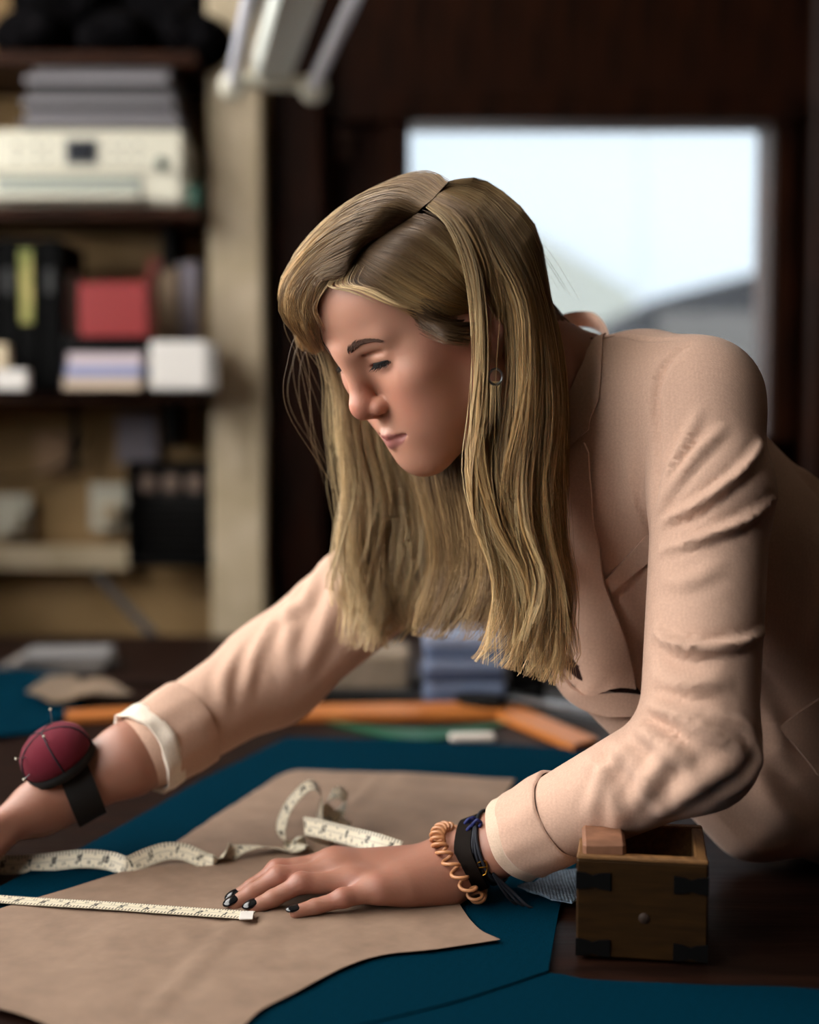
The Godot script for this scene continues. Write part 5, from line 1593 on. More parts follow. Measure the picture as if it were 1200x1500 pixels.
# the ring point p lying on the skin of a field, lifted by off
func clear_of(f: Field, p: Vector3, off: float) -> Vector3:
	return f.snap(p, off)

func build_jewellery() -> void:
	var ax := (Vector3(0.1258, 0.9761, 0.0143) - Vector3(0.0353, 0.9346, -0.0108)).normalized()
	var sd := Vector3(0.3, -0.4, 0.8)
	# coiled plastic hair tie
	var c := Vector3(0.0456, 0.9394, -0.0102)
	var base := ring_points(c, (ax + Vector3(0.0, 0.25, 0)).normalized(), sd, 0.0360, 0.0315, 520)
	var hp := PackedVector3Array()
	for k in base.size():
		base[k] = clear_of(hand_shape, base[k], 0.0052)
		var out := (base[k] - c).normalized()
		var an := TAU * k * 23.0 / 520.0
		hp.append(base[k] + out * cos(an) * 0.0048 + ax * sin(an) * 0.0062)
	var g := Bag.new()
	tube_into(g, hp, [0.0017], 7, false)
	tag(obj("spiral_hair_tie", g.mesh(), plain("peach plastic", Color(0.72, 0.50, 0.34), 0.3)), "peach coloured spiral hair tie worn round her left wrist", "hair tie")
	# leather strap with a gilt buckle
	var lb := thing("leather_bracelet", "wide dark brown leather bracelet with a tiny gold buckle on her left wrist", "bracelet")
	var c2 := Vector3(0.0622, 0.9451, -0.0086)
	var rp := ring_points(c2, ax + Vector3(0, -0.12, 0.1), sd, 0.0338, 0.0290, 48)
	for k in rp.size():
		rp[k] = clear_of(hand_shape, rp[k], 0.0020)
	var sides := PackedVector3Array()
	for p in rp:
		sides.append(ax)
	var lg := Bag.new()
	band_into(lg, rp, sides, 0.017, 0.0022)
	var leather := dull("dark leather", Color(0.085, 0.062, 0.05))
	obj("strap", lg.mesh(), leather, lb)
	var bk := Bag.new()
	var fr := Vector3(0.05, 0.25, 0.97)
	tube_into(bk, curve([Vector3(0.0624, 0.9467, 0.0264), Vector3(0.0699, 0.9479, 0.0263), Vector3(0.0698, 0.937, 0.0281), Vector3(0.0624, 0.9361, 0.0272), Vector3(0.0624, 0.9467, 0.0264)], 3), [0.0008], 6, false)
	tube_into(bk, PackedVector3Array([Vector3(0.0586, 0.942, 0.0277), Vector3(0.0711, 0.9433, 0.0276)]), [0.0008], 6)
	obj("buckle", bk.mesh(), M["gold"], lb)
	# navy cords with a knot and hanging ends
	var cb := thing("cord_bracelet", "thin navy blue cord bracelet knotted beside the leather strap", "bracelet")
	var navy := plain("navy cord", Color(0.03, 0.045, 0.10), 0.8)
	for k in 3:
		var cg := Bag.new()
		var cp := ring_points(Vector3(0.0717, 0.9496, -0.0069) + ax * 0.0035 * k, ax + Vector3(0.0, -0.2 + 0.12 * k, 0.15), sd, 0.0342, 0.0294, 40)
		for q in cp.size():
			cp[q] = clear_of(hand_shape, cp[q], 0.0022)
		tube_into(cg, cp, [0.0017], 6, false)
		obj("cord", cg.mesh(), navy, cb)
	var kg := Bag.new()
	for k in 5:
		var q := Vector3(0.0585, 0.9749, -0.0007) + Vector3(0.004 * sin(k * 2.0), 0.003 * cos(k * 3.1), 0.002 * k - 0.002)
		tube_into(kg, curve([q + Vector3(-0.004, -0.002, 0), q + Vector3(0, 0.003, 0.002), q + Vector3(0.004, 0.0, 0), q + Vector3(0.002, -0.003, 0.003)], 4), [0.0016], 6)
	obj("knot", kg.mesh(), plain("blue cord", Color(0.05, 0.10, 0.35), 0.7), cb)
	var tg := Bag.new()
	for k in 3:
		tube_into(tg, curve([Vector3(0.0763, 0.9361, 0.0252), Vector3(0.0865, 0.9188, 0.0234) + Vector3(0.004 * k, 0, 0), Vector3(0.0956, 0.9071, 0.0192) + Vector3(0.006 * k, 0, 0.004 * k), Vector3(0.1077, 0.8999, 0.0097) + Vector3(0.006 * k, 0, 0.006 * k)], 5), [0.0016, 0.0013], 6)
	obj("loose_end", tg.mesh(), navy, cb)
	# earring
	var eg := Bag.new()
	tube_into(eg, ring_points(Vector3(0.0748, 1.3884, 0.0588), Vector3(0.25, 0.0, 0.97), Vector3.UP, 0.0068, 0.0062, 28), [0.0011], 8, false)
	var er := thing("earring", "small silver hoop earring at her left ear between the strands of hair", "earring")
	obj("hoop", eg.mesh(), M["steel"], er)
	# pincushion on the right wrist
	var a2 := (Vector3(-0.2858, 1.004, -0.1301) - Vector3(-0.3681, 0.9643, -0.0952)).normalized()
	var pc := thing("pincushion", "maroon velvet pincushion on a black band round her right wrist", "pincushion")
	var c3 := Vector3(-0.3334, 0.9821, -0.1115)
	var rp2 := ring_points(c3, a2 + Vector3(0.25, 0, 0), Vector3(0.2, 0.5, 0.8), 0.0338, 0.0338, 48)
	for k in rp2.size():
		rp2[k] = clear_of(arm_shape, rp2[k], 0.0030)
	var s2 := PackedVector3Array()
	for p in rp2:
		s2.append(a2)
	var bg := Bag.new()
	band_into(bg, rp2, s2, 0.030, 0.003)
	obj("band", bg.mesh(), plain("black elastic", Color(0.022, 0.022, 0.026), 0.85), pc)
	var up := Vector3(-0.42, 0.85, 0.30).normalized()
	var ex := (a2 - up * a2.dot(up)).normalized()
	var tb := Basis(ex, up, ex.cross(up))
	var at := Vector3(-0.3477, 1.0085, -0.0984)
	var bs := Bag.new()
	lathe_into(bs, [[0.0, -0.008], [0.030, -0.008], [0.036, -0.004], [0.0365, 0.003], [0.033, 0.005], [0.0, 0.005]], 32, Transform3D(tb, at))
	obj("base", bs.mesh(), M["black elastic"], pc)
	var dm := Bag.new()
	var pr := [[0.0, 0.0], [0.033, 0.001], [0.0365, 0.008], [0.036, 0.016], [0.033, 0.024], [0.027, 0.031], [0.019, 0.0355], [0.010, 0.038], [0.0, 0.0385]]
	lathe_into(dm, pr, 40, Transform3D(tb, at))
	var vel := plain("maroon velvet", Color(0.36, 0.0, 0.105), 0.95)
	vel.rim_enabled = true
	vel.rim = 0.35
	vel.rim_tint = 0.8
	obj("cushion", dm.mesh(), vel, pc)
	for k in 5:
		var an := TAU * k / 5.0 + 0.4
		var tp := []
		for q in 8:
			var rr: float = pr[q + 1][0] + 0.0004
			tp.append(Transform3D(tb, at) * Vector3(cos(an) * rr, pr[q + 1][1], sin(an) * rr))
		var sg := Bag.new()
		tube_into(sg, curve(tp, 2), [0.0008], 5, false)
		obj("thread", sg.mesh(), navy, pc)
	for q: Vector3 in [Vector3(-0.75, 0.55, 0.35), Vector3(-0.85, 0.1, 0.5), Vector3(0.0, 0.75, 0.65), Vector3(0.4, 0.8, -0.2)]:
		var dir := tb * q.normalized()
		var p0 := at + tb * (Vector3(0, 0.012, 0)) + dir * 0.024
		var pg := Bag.new()
		tube_into(pg, PackedVector3Array([p0, p0 + dir * 0.020]), [0.0005], 5)
		var pin := obj("pin", pg.mesh(), M["steel"], pc)
		var s := SphereMesh.new()
		s.radius = 0.0014
		s.height = 0.0028
		s.radial_segments = 10
		s.rings = 6
		obj("pin_head", s, M["white plastic"], pin, p0 + dir * 0.020)


# ------------------------------------------------------------------ shelves, bench and lamp at the back
func block(called: String, label: String, category: String, a: Vector3, b: Vector3, depth: float, mat: Material, group := "", r := 0.006, turn := 0.0) -> MeshInstance3D:
	# a solid with front corners a (bottom left) and b (top right), reaching back by depth
	var o := obj(called, box(Vector3(b.x - a.x, b.y - a.y, depth), r), mat, null, Vector3((a.x + b.x) * 0.5, (a.y + b.y) * 0.5, a.z - depth * 0.5))
	o.rotation.y = turn
	tag(o, label, category, group)
	return o

func dull(called: String, col: Color) -> StandardMaterial3D:
	var m := plain(called, col, 0.7)
	m.metallic_specular = 0.15
	return m

func build_background():
	build_shelves()
	build_bench()
	build_lamp()

func build_shelves() -> void:
	var xr := -0.435
	for k in 3:
		var yy: float = [Vector3(-0.6373, 2.0889, -1.7101).y, Vector3(-0.6373, 1.7781, -1.6877).y, Vector3(-0.6373, 1.401, -1.6606).y][k]
		var t := thing("wall_shelf", ["dark wooden top shelf under the heap of bundles", "dark wooden shelf board that carries the white printer", "dark wooden shelf board with binders and a red box"][k], "shelf", Vector3(0, yy, 0))
		obj("board", box(Vector3(xr + 1.24, 0.026, 0.31), 0.003, Vector3((xr - 1.24) * 0.5, -0.013, -1.815)), M["shelf wood"], t)
		for x in [-1.1, -0.52]:
			obj("bracket", box(Vector3(0.02, 0.10, 0.20), 0.003, Vector3(x, -0.076, -1.87)), M["black plastic"], t)
	# top shelf: soft dark bundles
	var bundles := [[0.20, 0.105], [0.19, 0.105], [0.17, 0.10], [0.28, 0.20], [0.28, 0.20]]
	var spots := [Vector3(-0.7936, 2.1432, -1.6639), Vector3(-0.6105, 2.1349, -1.6533), Vector3(-0.4483, 2.1321, -1.6631), Vector3(-0.7689, 2.2773, -1.854), Vector3(-0.5205, 2.2744, -1.8538)]
	var words := ["dark cloth bundle at the left end of the top shelf", "middle dark cloth bundle at the front of the top shelf", "dark cloth bundle at the right end of the top shelf nearest the lamp", "large dark bundle behind, between the left and middle bundles of the top shelf", "large dark bundle behind, between the middle and right bundles of the top shelf"]
	var bm := mottled("dark bundle cloth", Color(0.01, 0.01, 0.014), Color(0.075, 0.068, 0.075), 0.02, Vector3.ONE * 4.0, 0.95, 0.8, 4, 21)
	bm.metallic_specular = 0.1
	for k in 5:
		var f := Field.new()
		var r := RandomNumberGenerator.new()
		r.seed = 40 + k
		var w: float = bundles[k][0] * 0.5
		var h: float = bundles[k][1] * 0.5
		f.ball(Vector3.ZERO, Vector3(w * 0.92, h * 1.25, 0.09))
		for q in 5:
			f.bone(Vector3(r.randf_range(-w, w) * 0.6, r.randf_range(-h, h) * 0.5, r.randf_range(0.0, 0.07)), Vector3(r.randf_range(-w, w) * 0.65, r.randf_range(-h, h) * 0.6, 0.08), 0.018, 0.022, 0.02)
		tag(obj("cloth_bundle", f.nets(Vector3(-0.19, -0.16, -0.13), Vector3(0.19, 0.16, 0.13), 0.011).mesh(), bm, null, spots[k] + Vector3(0, 0.0, -0.12)), words[k], "bundle", "dark bundles heaped on the top shelf")
	# printer with a pile of folded grey cloth on it
	var pr := thing("printer", "white desktop printer with a small dark display on the upper shelf", "printer", Vector3(-0.685, 1.7753, -1.6675))
	var pw := 0.452
	var phh := 0.158
	obj("body", box(Vector3(pw, phh, 0.27), 0.014, Vector3(0, phh * 0.5 + 0.002, -0.135)), M["white plastic"], pr)
	obj("control_panel", box(Vector3(pw * 0.97, 0.078, 0.012), 0.004, Vector3(0, 0.112, 0.002)), M["white plastic"], pr)
	var dp := obj("display", box(Vector3(0.058, 0.042, 0.006), 0.002, Vector3(0.013, 0.112, 0.010)), plain("dark display", Color(0.05, 0.07, 0.11), 0.15), pr)
	obj("bezel", box(Vector3(0.070, 0.054, 0.004), 0.002, Vector3(0.013, 0.111, 0.008)), plain("grey plastic", Color(0.45, 0.45, 0.44), 0.5), pr)
	for x in [-0.12, -0.08, -0.055, 0.075, 0.10, 0.13]:
		for y in [0.098, 0.124]:
			obj("button", box(Vector3(0.010, 0.007, 0.004), 0.0015, Vector3(x, y, 0.009)), M["grey plastic"], pr)
	obj("paper_slot", box(Vector3(0.30, 0.040, 0.006), 0.002, Vector3(-0.015, 0.043, 0.001)), plain("slot grey", Color(0.52, 0.54, 0.51), 0.5), pr)
	obj("paper_tray", box(Vector3(0.30, 0.012, 0.05), 0.003, Vector3(-0.015, 0.018, 0.02)), M["white plastic"], pr)
	var lg := Bag.new()
	lathe_into(lg, [[0.0, -0.002], [0.013, -0.002], [0.013, 0.003], [0.0, 0.004]], 20, Transform3D(Basis(Vector3.RIGHT, PI / 2) * Basis.IDENTITY, Vector3(0.176, 0.088, 0.008)))
	obj("round_button", lg.mesh(), plain("green grey", Color(0.10, 0.22, 0.19), 0.4), pr)
	var pile := [["grey", 0.40], ["pale grey", 0.52], ["charcoal", 0.16], ["pale lilac grey", 0.50], ["mid grey", 0.32], ["dark grey", 0.2], ["light grey", 0.55], ["stone grey", 0.38]]
	var py := Vector3(-0.685, 1.7753, -1.6675).y + phh + 0.004
	for k in 8:
		var g: float = pile[k][1]
		var w := 0.335 - 0.006 * k - 0.012 * (k % 3)
		var o := obj("folded_cloth", box(Vector3(w, 0.0148, 0.22), 0.006), plain("folded cloth %d" % k, Color(g, g * 0.97, g), 0.95), null, Vector3(Vector3(-0.6373, 1.9533, -1.7004).x + 0.006 * sin(k * 2.0), py + 0.0075 + k * 0.0153, -1.78))
		o.rotation.y = 0.02 * sin(k * 3.0)
		var place: String = ["resting on the printer", "second above the printer", "third above the printer", "fourth above the printer", "fourth from the top of the pile", "third from the top of the pile", "second from the top of the pile", "topmost of the pile"][k]
		tag(o, "%s folded cloth on the printer, %s" % [pile[k][0], place], "folded cloth", "folded cloths piled on the printer")
	var sp := Bag.new()
	lathe_into(sp, [[0.0, 0.0], [0.020, 0.0], [0.020, 0.004], [0.014, 0.007], [0.016, 0.012], [0.0165, 0.030], [0.014, 0.036], [0.020, 0.039], [0.020, 0.043], [0.0, 0.043]], 20)
	tag(obj("thread_reel", sp.mesh(), plain("green thread", Color(0.01, 0.22, 0.15), 0.7), null, Vector3(-0.4298, 1.7818, -1.5978) + Vector3(0, -0.015, 0)), "small green thread reel at the right end of the printer's shelf", "thread reel")
	# shelf with binders and boxes
	var s0 := Vector3(-0.8353, 1.4003, -1.6104)
	var sy := s0.y
	var bl := [[-40, 0, "leftmost black binder on the lower shelf at the edge of view", 0.02], [2, 24, "narrow black binder next to the labelled one on the lower shelf", 0.035], [26, 56, "black binder with a yellow green spine label on the lower shelf", 0.03], [58, 90, "rightmost black binder on the lower shelf beside the red box", 0.025]]
	for k in 4:
		var x0: float = [Vector3(-0.8855, 1.4003, -1.6104).x, Vector3(-0.8339, 1.4003, -1.6104).x, Vector3(-0.7991, 1.4003, -1.6104).x, Vector3(-0.7546, 1.4003, -1.6104).x][k]
		var x1: float = [Vector3(-0.8367, 1.4003, -1.6104).x, Vector3(-0.8019, 1.4003, -1.6104).x, Vector3(-0.7574, 1.4003, -1.6104).x, Vector3(-0.71, 1.4003, -1.6104).x][k]
		var t := thing("ring_binder", bl[k][2], "binder", Vector3((x0 + x1) * 0.5, sy, -1.62), 0.0, "black binders on the lower shelf")
		var c: float = bl[k][3]
		obj("cover", box(Vector3(x1 - x0, 0.305, 0.22), 0.004, Vector3(0, 0.1535, -0.11)), dull("binder black %d" % k, Color(c, c, c)), t)
		if k == 2:
			obj("spine_label", box(Vector3(0.026, 0.15, 0.002), 0.0005, Vector3(-0.002, 0.21, 0.001)), mottled("spine label", Color(0.30, 0.36, 0.10), Color(0.66, 0.60, 0.36), 0.02, Vector3(4, 2, 4), 0.7, 0.0, 3, 6), t, Vector3.ZERO)
		else:
			obj("spine_label", box(Vector3(0.018, 0.05, 0.002), 0.0005, Vector3(0, 0.22, 0.001)), plain("dull label %d" % k, Color(0.10, 0.10, 0.10), 0.7), t)
	block("white_carton", "flat white carton in front of the binders at the left edge", "carton", Vector3(-0.829, 1.3994, -1.5502), Vector3(-0.7649, 1.4389, -1.553), 0.03, M["white paper"], "", 0.002)
	block("cream_tin", "small cream tin standing on the flat white carton", "tin", Vector3(-0.8331, 1.4417, -1.5583), Vector3(-0.8031, 1.4908, -1.5618), 0.025, M["cream paint"], "", 0.004)
	var red := plain("red card", Color(0.52, 0.03, 0.03), 0.5)
	var st := [["bottom", Color(0.78, 0.70, 0.62)], ["middle", Color(0.58, 0.60, 0.74)], ["top", Color(0.80, 0.74, 0.76)]]
	for k in 3:
		var y0 := sy + 0.0005 + 0.0245 * k
		var t := thing("thick_book", "pale thick book, %s of the three stacked under the red box" % st[k][0], "book", Vector3((Vector3(-0.6982, 1.4, -1.5903).x + Vector3(-0.5378, 1.4, -1.5903).x) * 0.5 + 0.003 * (k - 1), y0, -1.58), 0.0, "pale books under the red box")
		obj("pages", box(Vector3(0.154 - 0.004 * k, 0.019, 0.20), 0.001, Vector3(0, 0.0118, -0.101)), plain("book pages %d" % k, st[k][1], 0.9), t)
		for e in 2:
			obj("cover", box(Vector3(0.160 - 0.004 * k, 0.0024, 0.205), 0.0008, Vector3(0, 0.0013 + 0.0212 * e, -0.1025)), plain("book cover %d" % k, (st[k][1] as Color).darkened(0.15), 0.6), t)
	block("black_case", "flat black case lying between the pale books and the red box", "case", Vector3(-0.7036, 1.4774, -1.6009), Vector3(-0.5318, 1.5078, -1.6031), 0.2, M["black plastic"], "", 0.006)
	var rb := thing("red_box", "bright red open box on the lower shelf", "box", Vector3(Vector3(-0.5973, 1.5076, -1.5981).x, Vector3(-0.5973, 1.5076, -1.5981).y, -1.585))
	obj("front", box(Vector3(0.135, 0.105, 0.004), 0.001, Vector3(0, 0.0525, 0)), red, rb)
	obj("back", box(Vector3(0.135, 0.118, 0.004), 0.001, Vector3(0, 0.059, -0.10)), red, rb)
	for s in [-1.0, 1.0]:
		obj("side", box(Vector3(0.004, 0.112, 0.096), 0.001, Vector3(0.0655 * s, 0.056, -0.05)), red, rb)
	var fl := obj("flap", box(Vector3(0.004, 0.05, 0.09), 0.001, Vector3(0, 0.025, 0)), red, rb, Vector3(0.066, 0.112, -0.05))
	fl.rotation.z = -0.35
	block("grey_card", "narrow upright pale grey card left of the red box", "card", Vector3(-0.7194, 1.5126, -1.6686), Vector3(-0.6911, 1.6425, -1.678), 0.01, M["slot grey"], "", 0.001)
	block("white_box", "white box at the right end of the lower shelf", "box", Vector3(-0.5222, 1.3999, -1.5803), Vector3(-0.4078, 1.4974, -1.5873), 0.16, M["white paper"], "", 0.004)
	block("beige_folder", "tall beige folder standing behind the white box", "folder", Vector3(-0.5347, 1.4025, -1.771), Vector3(-0.4965, 1.6648, -1.7899), 0.02, plain("beige card", Color(0.50, 0.42, 0.34), 0.9), "", 0.002)
	block("lilac_folder", "tall pale lilac folder standing behind the white box", "folder", Vector3(-0.4952, 1.4026, -1.781), Vector3(-0.4539, 1.6761, -1.8007), 0.02, plain("lilac card", Color(0.50, 0.47, 0.50), 0.8), "", 0.002)
	# on the wall under the shelves
	block("pinned_note", "blank pale lilac paper pinned to the wall below the lower shelf", "paper", Vector3(-0.6657, 1.2359, -1.9395), Vector3(-0.5755, 1.3507, -1.9477), 0.004, plain("note paper", Color(0.56, 0.53, 0.56), 0.9), "", 0.001)
	block("dark_strap", "dark strap hanging on the wall below the lower shelf", "strap", Vector3(-0.7635, 1.2221, -1.8984), Vector3(-0.7435, 1.3753, -1.9094), 0.01, M["black plastic"], "", 0.003)
	block("tan_card", "small tan card on the wall left of the dark strap", "card", Vector3(-0.8524, 1.2173, -1.9381), Vector3(-0.7777, 1.3041, -1.9444), 0.006, M["pale wood"], "", 0.001)
	for k in 2:
		var c: Vector3 = [Vector3(-0.6865, 1.1375, -1.9424), Vector3(-0.9081, 1.1188, -1.941)][k]
		var t := thing("socket_plate", ["white wall socket left of the black heater", "white wall socket at the left edge of the view"][k], "socket", c, 0.0, "wall sockets")
		obj("plate", box(Vector3(0.086, 0.108 - 0.01 * k, 0.012), 0.003), M["white plastic"], t)
		obj("plug", box(Vector3(0.045, 0.045, 0.035), 0.008, Vector3(0.008, -0.012, 0.024)), [M["cream paint"], M["white plastic"]][k], t)
		for x in [-1.0, 1.0]:
			obj("screw", box(Vector3(0.005, 0.005, 0.003), 0.001, Vector3(0.034 * x, 0.036, 0.0065)), M["steel"], t)
	var cg := Bag.new()
	tube_into(cg, curve([Vector3(-0.9584, 1.2027, -1.917), Vector3(-0.8811, 1.2058, -1.9172), Vector3(-0.8116, 1.2212, -1.9183), Vector3(-0.7575, 1.2552, -1.9208), Vector3(-0.7296, 1.2983, -1.9239)], 6), [0.0035], 8)
	tag(obj("cable", cg.mesh(), M["black plastic"]), "thin dark cable sagging across the wall above the sockets", "cable")
	var pg := Bag.new()
	tube_into(pg, curve([Vector3(-0.3792, 1.9734, -1.8021), Vector3(-0.3719, 1.7543, -1.7863), Vector3(-0.3631, 1.5791, -1.7737), Vector3(-0.3748, 1.4184, -1.7621), Vector3(-0.369, 1.214, -1.7474)], 6), [0.003], 8)
	tag(obj("cable", pg.mesh(), M["cream paint"]), "thin cream cable running down the cream pillar", "cable")
	# black slatted wall heater
	var ht := thing("wall_heater", "black slatted heater box mounted on the wall beside the pillar", "heater", Vector3(-0.5279, 1.13, -1.8516))
	obj("frame", box(Vector3(0.012, 0.235, 0.07), 0.004, Vector3(-0.088, 0, 0)), M["black plastic"], ht)
	obj("frame", box(Vector3(0.012, 0.235, 0.07), 0.004, Vector3(0.088, 0, 0)), M["black plastic"], ht)
	obj("frame", box(Vector3(0.164, 0.016, 0.07), 0.004, Vector3(0, 0.109, 0)), M["black plastic"], ht)
	obj("frame", box(Vector3(0.164, 0.024, 0.07), 0.004, Vector3(0, -0.105, 0)), M["black plastic"], ht)
	obj("back_plate", box(Vector3(0.164, 0.195, 0.01), 0.002, Vector3(0, 0.004, -0.025)), plain("heater back", Color(0.09, 0.08, 0.075), 0.6), ht)
	for k in 8:
		obj("slat", box(Vector3(0.162, 0.006, 0.016), 0.002, Vector3(0, -0.080 + 0.0165 * k, 0.02)), M["black plastic"], ht)
	for k in 3:
		obj("pale_element", box(Vector3(0.034, 0.040, 0.02), 0.008, Vector3(-0.052 + 0.052 * k, 0.067, 0.0)), plain("element %d" % k, Color(0.52, 0.44, 0.39), 0.6), ht)
	block("cable_trunking", "cream cable trunking along the wall below the sockets", "trunking", Vector3(-1.0512, 0.9961, -1.9021), Vector3(-0.6338, 1.0501, -1.906), 0.04, M["cream paint"], "", 0.004)
	var rg := Bag.new()
	tube_into(rg, PackedVector3Array([Vector3(-0.6816, 1.0008, -1.7822), Vector3(-0.5207, 0.899, -1.5743)]), [0.010], 10)
	tag(obj("metal_rod", rg.mesh(), plain("dull grey metal", Color(0.22, 0.21, 0.21), 0.5, 0.4)), "dull grey rod leaning against the wall below the trunking", "rod")
	# light switch at the right
	var sw := thing("light_switch", "pale light switch plate on the dark panelling at the right edge", "switch", Vector3(0.9202, 1.5822, -1.9243))
	obj("plate", box(Vector3(0.05, 0.085, 0.010), 0.003), M["cream paint"], sw)
	obj("rocker", box(Vector3(0.018, 0.03, 0.006), 0.002, Vector3(0, 0, 0.007)), M["white plastic"], sw)
	var hk := thing("coat_hook", "dark brass coat hook on the panelling left of the window", "hook", Vector3(-0.1496, 1.9508, -1.9308))
	obj("plate", box(Vector3(0.045, 0.06, 0.008), 0.003), plain("old brass", Color(0.20, 0.12, 0.08), 0.4, 0.6), hk)
	var hg := Bag.new()
	tube_into(hg, curve([Vector3(0, 0.01, 0.004), Vector3(0, 0.0, 0.03), Vector3(0, 0.015, 0.045), Vector3(0, 0.03, 0.045)], 5), [0.005, 0.006], 8)
	obj("hook", hg.mesh(), M["old brass"], hk)

func build_bench() -> void:
	var b := thing("side_bench", "dark wooden bench along the back wall behind the cutting table", "bench")
	obj("bench_top", box(Vector3(1.75, 0.04, 0.50), 0.005, Vector3(-0.37, TABLE_Y - 0.02, -1.33)), M["table wood"], b)
	for x in [-1.18, 0.44]:
		for z in [-1.53, -1.13]:
			obj("leg", box(Vector3(0.06, 0.86, 0.06), 0.005, Vector3(x, 0.43, z)), M["table wood"], b)
	var teal := flat2([Vector3(-0.8625, 0.9, -1.1686), Vector3(-0.6708, 0.9, -1.1686), Vector3(-0.5557, 0.9, -1.0747), Vector3(-0.4947, 0.9, -0.8558), Vector3(-0.521, 0.9, -0.6818), Vector3(-0.6826, 0.9, -0.5932)])
	tag(obj("teal_cloth", sheet(teal, func(q): return TABLE_Y + 0.003 + 0.006 * absf(sin(q.x * 23.0) * sin(q.y * 19.0)), 0.004, 0.03), M["teal cloth"]), "folded dark teal cloth on the table behind the pincushion", "cloth")
	for k in 3:
		var o := obj("paper_pile", box(Vector3(0.19 - 0.02 * k, 0.009, 0.12), 0.002), plain("dull paper %d" % k, [Color(0.36, 0.34, 0.33), Color(0.50, 0.47, 0.45), Color(0.44, 0.43, 0.43)][k], 0.9), null, Vector3(-0.6296, 0.9, -1.2149) + Vector3(0.01 * k, 0.0055 + 0.0102 * k, 0))
		o.rotation.y = 0.1 * (k - 1)
		tag(o, "grey paper pad, %s of the three on the back bench at the left" % ["lowest", "middle", "topmost"][k], "paper pad", "grey paper pads on the back bench")
	var cs := flat2([Vector3(-0.587, 0.9, -0.8558), Vector3(-0.5848, 0.9, -0.9711), Vector3(-0.5539, 0.9, -1.0275), Vector3(-0.4941, 0.9, -0.9601), Vector3(-0.4333, 0.9, -0.9068), Vector3(-0.4612, 0.9, -0.8558), Vector3(-0.5067, 0.9, -0.8264)])
	tag(obj("fabric_scrap", sheet(cs, func(q): return TABLE_Y + 0.011 + 0.016 * absf(sin(q.x * 31.0 + 1.0)), 0.003, 0.02), cloth("cream scrap cloth", Color(0.52, 0.43, 0.34), 0.1, 70.0)), "crumpled cream fabric scrap lying behind her right wrist", "fabric scrap")
	var os := flat2([Vector3(-0.5165, 0.9, -0.8072), Vector3(-0.4103, 0.9, -0.8361), Vector3(-0.3995, 0.9, -0.779), Vector3(-0.502, 0.9, -0.7471)])
	tag(obj("wooden_strip", sheet(os, func(_q): return TABLE_Y + 0.002, 0.008, 0.03), M["ochre wood"]), "short orange brown wooden strip on the table behind her right cuff", "wooden strip")
	# middle: card box, folded denim, dark tray
	block("card_box", "long low beige card box on the back bench behind the hair", "box", Vector3(-0.2183, 0.9, -1.0046), Vector3(0, 0.9, -1.0046) + Vector3(0, 0.060, 0), 0.13, mottled("card", Color(0.46, 0.40, 0.33), Color(0.54, 0.47, 0.40), 0.01, Vector3.ONE * 3.0, 0.9))
	block("black_tray", "shallow black tray behind the wooden rule", "tray", Vector3(-0.1904, 0.9, -0.8759), Vector3(0.0127, 0.9, -0.8759) + Vector3(0, 0.018, 0), 0.06, M["black plastic"])
	for k in 6:
		var c: Color = [Color(0.30, 0.36, 0.47), Color(0.44, 0.49, 0.60), Color(0.24, 0.28, 0.38), Color(0.50, 0.55, 0.66), Color(0.34, 0.40, 0.52), Color(0.56, 0.60, 0.70)][k]
		var o := obj("folded_denim", box(Vector3(0.128 - 0.004 * (k % 2), 0.0178, 0.12), 0.0085), cloth("denim %d" % k, c, 0.15, 70.0), null, Vector3(0.0867, 0.9, -0.8759) + Vector3(0.003 * sin(k * 2.3), 0.0095 + 0.0184 * k, -0.06))
		o.rotation.y = 0.03 * sin(k * 4.0)
		tag(o, "%s blue folded cloth below the hair, %s" % [["slate", "pale", "dark", "light", "mid", "palest"][k], ["lowest of the stack", "second from the bottom of the stack", "third from the bottom of the stack", "third from the top of the stack", "second from the top of the stack", "topmost of the stack"][k]], "folded cloth", "blue folded cloths behind the wooden rule")
	block("black_binder_box", "upright black box between the blue folded cloths and the shears", "box", Vector3(0.1587, 0.9, -0.9068), Vector3(0.2145, 0.9, -0.9068) + Vector3(0, 0.12, 0), 0.08, M["black plastic"])

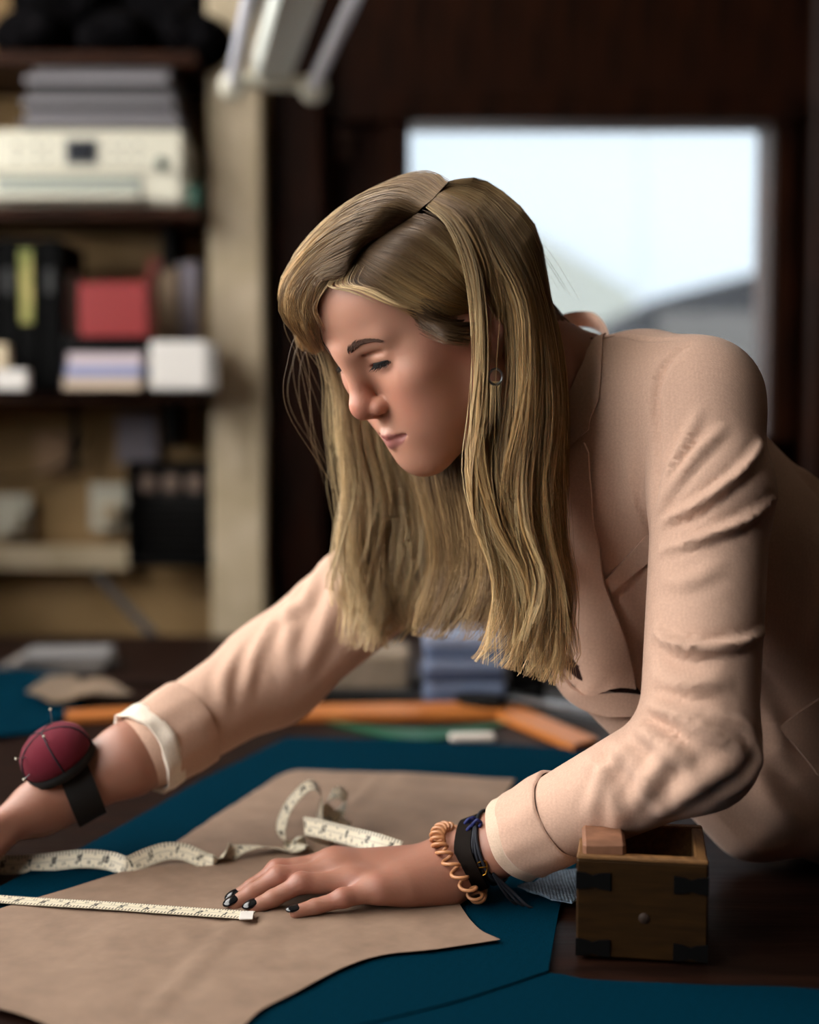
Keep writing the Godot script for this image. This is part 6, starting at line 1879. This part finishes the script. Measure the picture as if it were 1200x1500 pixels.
func build_lamp() -> void:
	# twin tube ceiling lamp, switched off, hung from the ceiling
	var l := thing("ceiling_lamp", "white twin tube ceiling lamp hanging above the back of the table, switched off", "lamp", Vector3(-0.2688, 2.0036, -1.5536), 0.172)
	var n := 1.25
	obj("housing", box(Vector3(0.075, 0.05, n), 0.008, Vector3(0, 0.03, n * 0.5)), plain("lamp housing", Color(0.86, 0.87, 0.84), 0.45), l)
	obj("end_bar", box(Vector3(0.19, 0.028, 0.024), 0.008, Vector3(0, 0.0, -0.005)), M["white plastic"], l)
	obj("end_bar", box(Vector3(0.19, 0.028, 0.024), 0.008, Vector3(0, 0.0, n + 0.005)), M["cream paint"], l)
	for s in [-1.0, 1.0]:
		var g := Bag.new()
		tube_into(g, PackedVector3Array([Vector3(0.080 * s, -0.004, 0.0), Vector3(0.080 * s, -0.004, n)]), [0.0135], 16)
		obj("tube", g.mesh(), plain("lamp tube", Color(0.88, 0.88, 0.92), 0.2), l)
		for e in 2:
			var cgp := Bag.new()
			lathe_into(cgp, [[0.0, -0.012], [0.020, -0.014], [0.026, -0.009], [0.026, 0.018], [0.018, 0.026], [0.0, 0.022]], 18, Transform3D(Basis(Vector3.RIGHT, PI / 2 if e == 0 else -PI / 2), Vector3(0.080 * s, -0.012, n * e)))
			obj("lamp_holder", cgp.mesh(), M["white plastic"], l)
	var top := 3.40 - Vector3(-0.2662, 2.0009, -1.5534).y
	for z in [0.25, 1.0]:
		var g := Bag.new()
		tube_into(g, PackedVector3Array([Vector3(0, 0.05, z), Vector3(0, top, z)]), [0.005], 8)
		obj("hanger", g.mesh(), M["steel"], l)

# ------------------------------------------------------------------ across the street, seen through the window
func build_street():
	struct("ground", box(Vector3(80, 0.1, 60), 0.0, Vector3(0, -0.25, -12)), M["paving"])
	var h := thing("building", "pale blue white building front across the street seen through the window", "building", Vector3(2.0, 0, -13))
	var wall := plain("pale facade", Color(0.42, 0.46, 0.50), 0.9)
	obj("wall", box(Vector3(16, 9, 0.4), 0.0, Vector3(0, 4.3, 0)), wall, h)
	for k in 4:
		var wdw := obj("window_frame", box(Vector3(1.3, 1.7, 0.1), 0.02, Vector3(-4.5 + 3.0 * k, 5.6, 0.22)), plain("facade window", Color(0.60, 0.63, 0.66), 0.7), h)
		obj("glass_pane", box(Vector3(1.1, 1.5, 0.02), 0.0, Vector3(-4.5 + 3.0 * k, 5.6, 0.28)), plain("pale blind", Color(0.52, 0.56, 0.60), 0.5), wdw)
	var aw := thing("shop_awning", "sloping grey green canvas awning across the street", "awning", Vector3(0.4, 0, -11.5))
	var g := extrude(PackedVector2Array([Vector2(-2.5, 3.2), Vector2(0.2, 3.15), Vector2(1.9, 2.15), Vector2(1.85, 2.05), Vector2(-2.5, 2.0)]), 0.9)
	obj("canvas", g.mesh(), plain("awning cloth", Color(0.32, 0.345, 0.34), 0.9), aw)
	for x in [-2.0, 1.7]:
		var pg := Bag.new()
		tube_into(pg, PackedVector3Array([Vector3(x, -0.2, 0.3), Vector3(x, 2.1, 0.3)]), [0.03], 8)
		obj("post", pg.mesh(), M["steel"], aw)
	var v := thing("van", "dark parked van across the street at the right of the window", "van", Vector3(1.95, -0.05, -6.6))
	var prof := PackedVector2Array([Vector2(-1.35, 0.45), Vector2(1.9, 0.45), Vector2(1.9, 2.0), Vector2(1.7, 2.12), Vector2(-0.25, 2.08), Vector2(-0.75, 1.95), Vector2(-1.2, 1.55), Vector2(-1.35, 1.3)])
	obj("body", extrude(prof, 1.7).mesh(), dull("van paint", Color(0.03, 0.035, 0.05)), v)
	obj("side_window", box(Vector3(0.75, 0.45, 0.02), 0.01, Vector3(-0.35, 1.66, 0.86)), plain("van glass", Color(0.05, 0.06, 0.07), 0.5), v)
	obj("blue_panel", box(Vector3(0.7, 0.45, 0.02), 0.01, Vector3(0.55, 1.55, 0.86)), plain("blue paint", Color(0.10, 0.22, 0.45), 0.6), v)
	obj("yellow_panel", box(Vector3(0.4, 0.14, 0.02), 0.01, Vector3(0.25, 1.86, 0.86)), plain("dull yellow paint", Color(0.36, 0.33, 0.20), 0.6), v)
	for x in [-0.75, 1.25]:
		var wg := Bag.new()
		lathe_into(wg, [[0.0, -0.1], [0.30, -0.1], [0.34, -0.06], [0.34, 0.06], [0.30, 0.1], [0.0, 0.1]], 24, Transform3D(Basis(Vector3.RIGHT, PI / 2), Vector3(x, 0.34, 0.78)))
		obj("wheel", wg.mesh(), M["black plastic"], v)
	var lp := thing("lamp_post", "thin grey street lamp post beyond the window glass", "lamp post", Vector3(1.5, 0, -8.0))
	var lg := Bag.new()
	tube_into(lg, PackedVector3Array([Vector3(0, -0.2, 0), Vector3(0, 4.5, 0)]), [0.045, 0.035], 10)
	obj("post", lg.mesh(), plain("post grey", Color(0.38, 0.42, 0.46), 0.6), lp)
	var hd := Bag.new()
	box_into(hd, Vector3(0.2, 4.5, 0), Vector3(0.5, 0.08, 0.14), 0.02)
	obj("lamp_head", hd.mesh(), M["post grey"], lp)
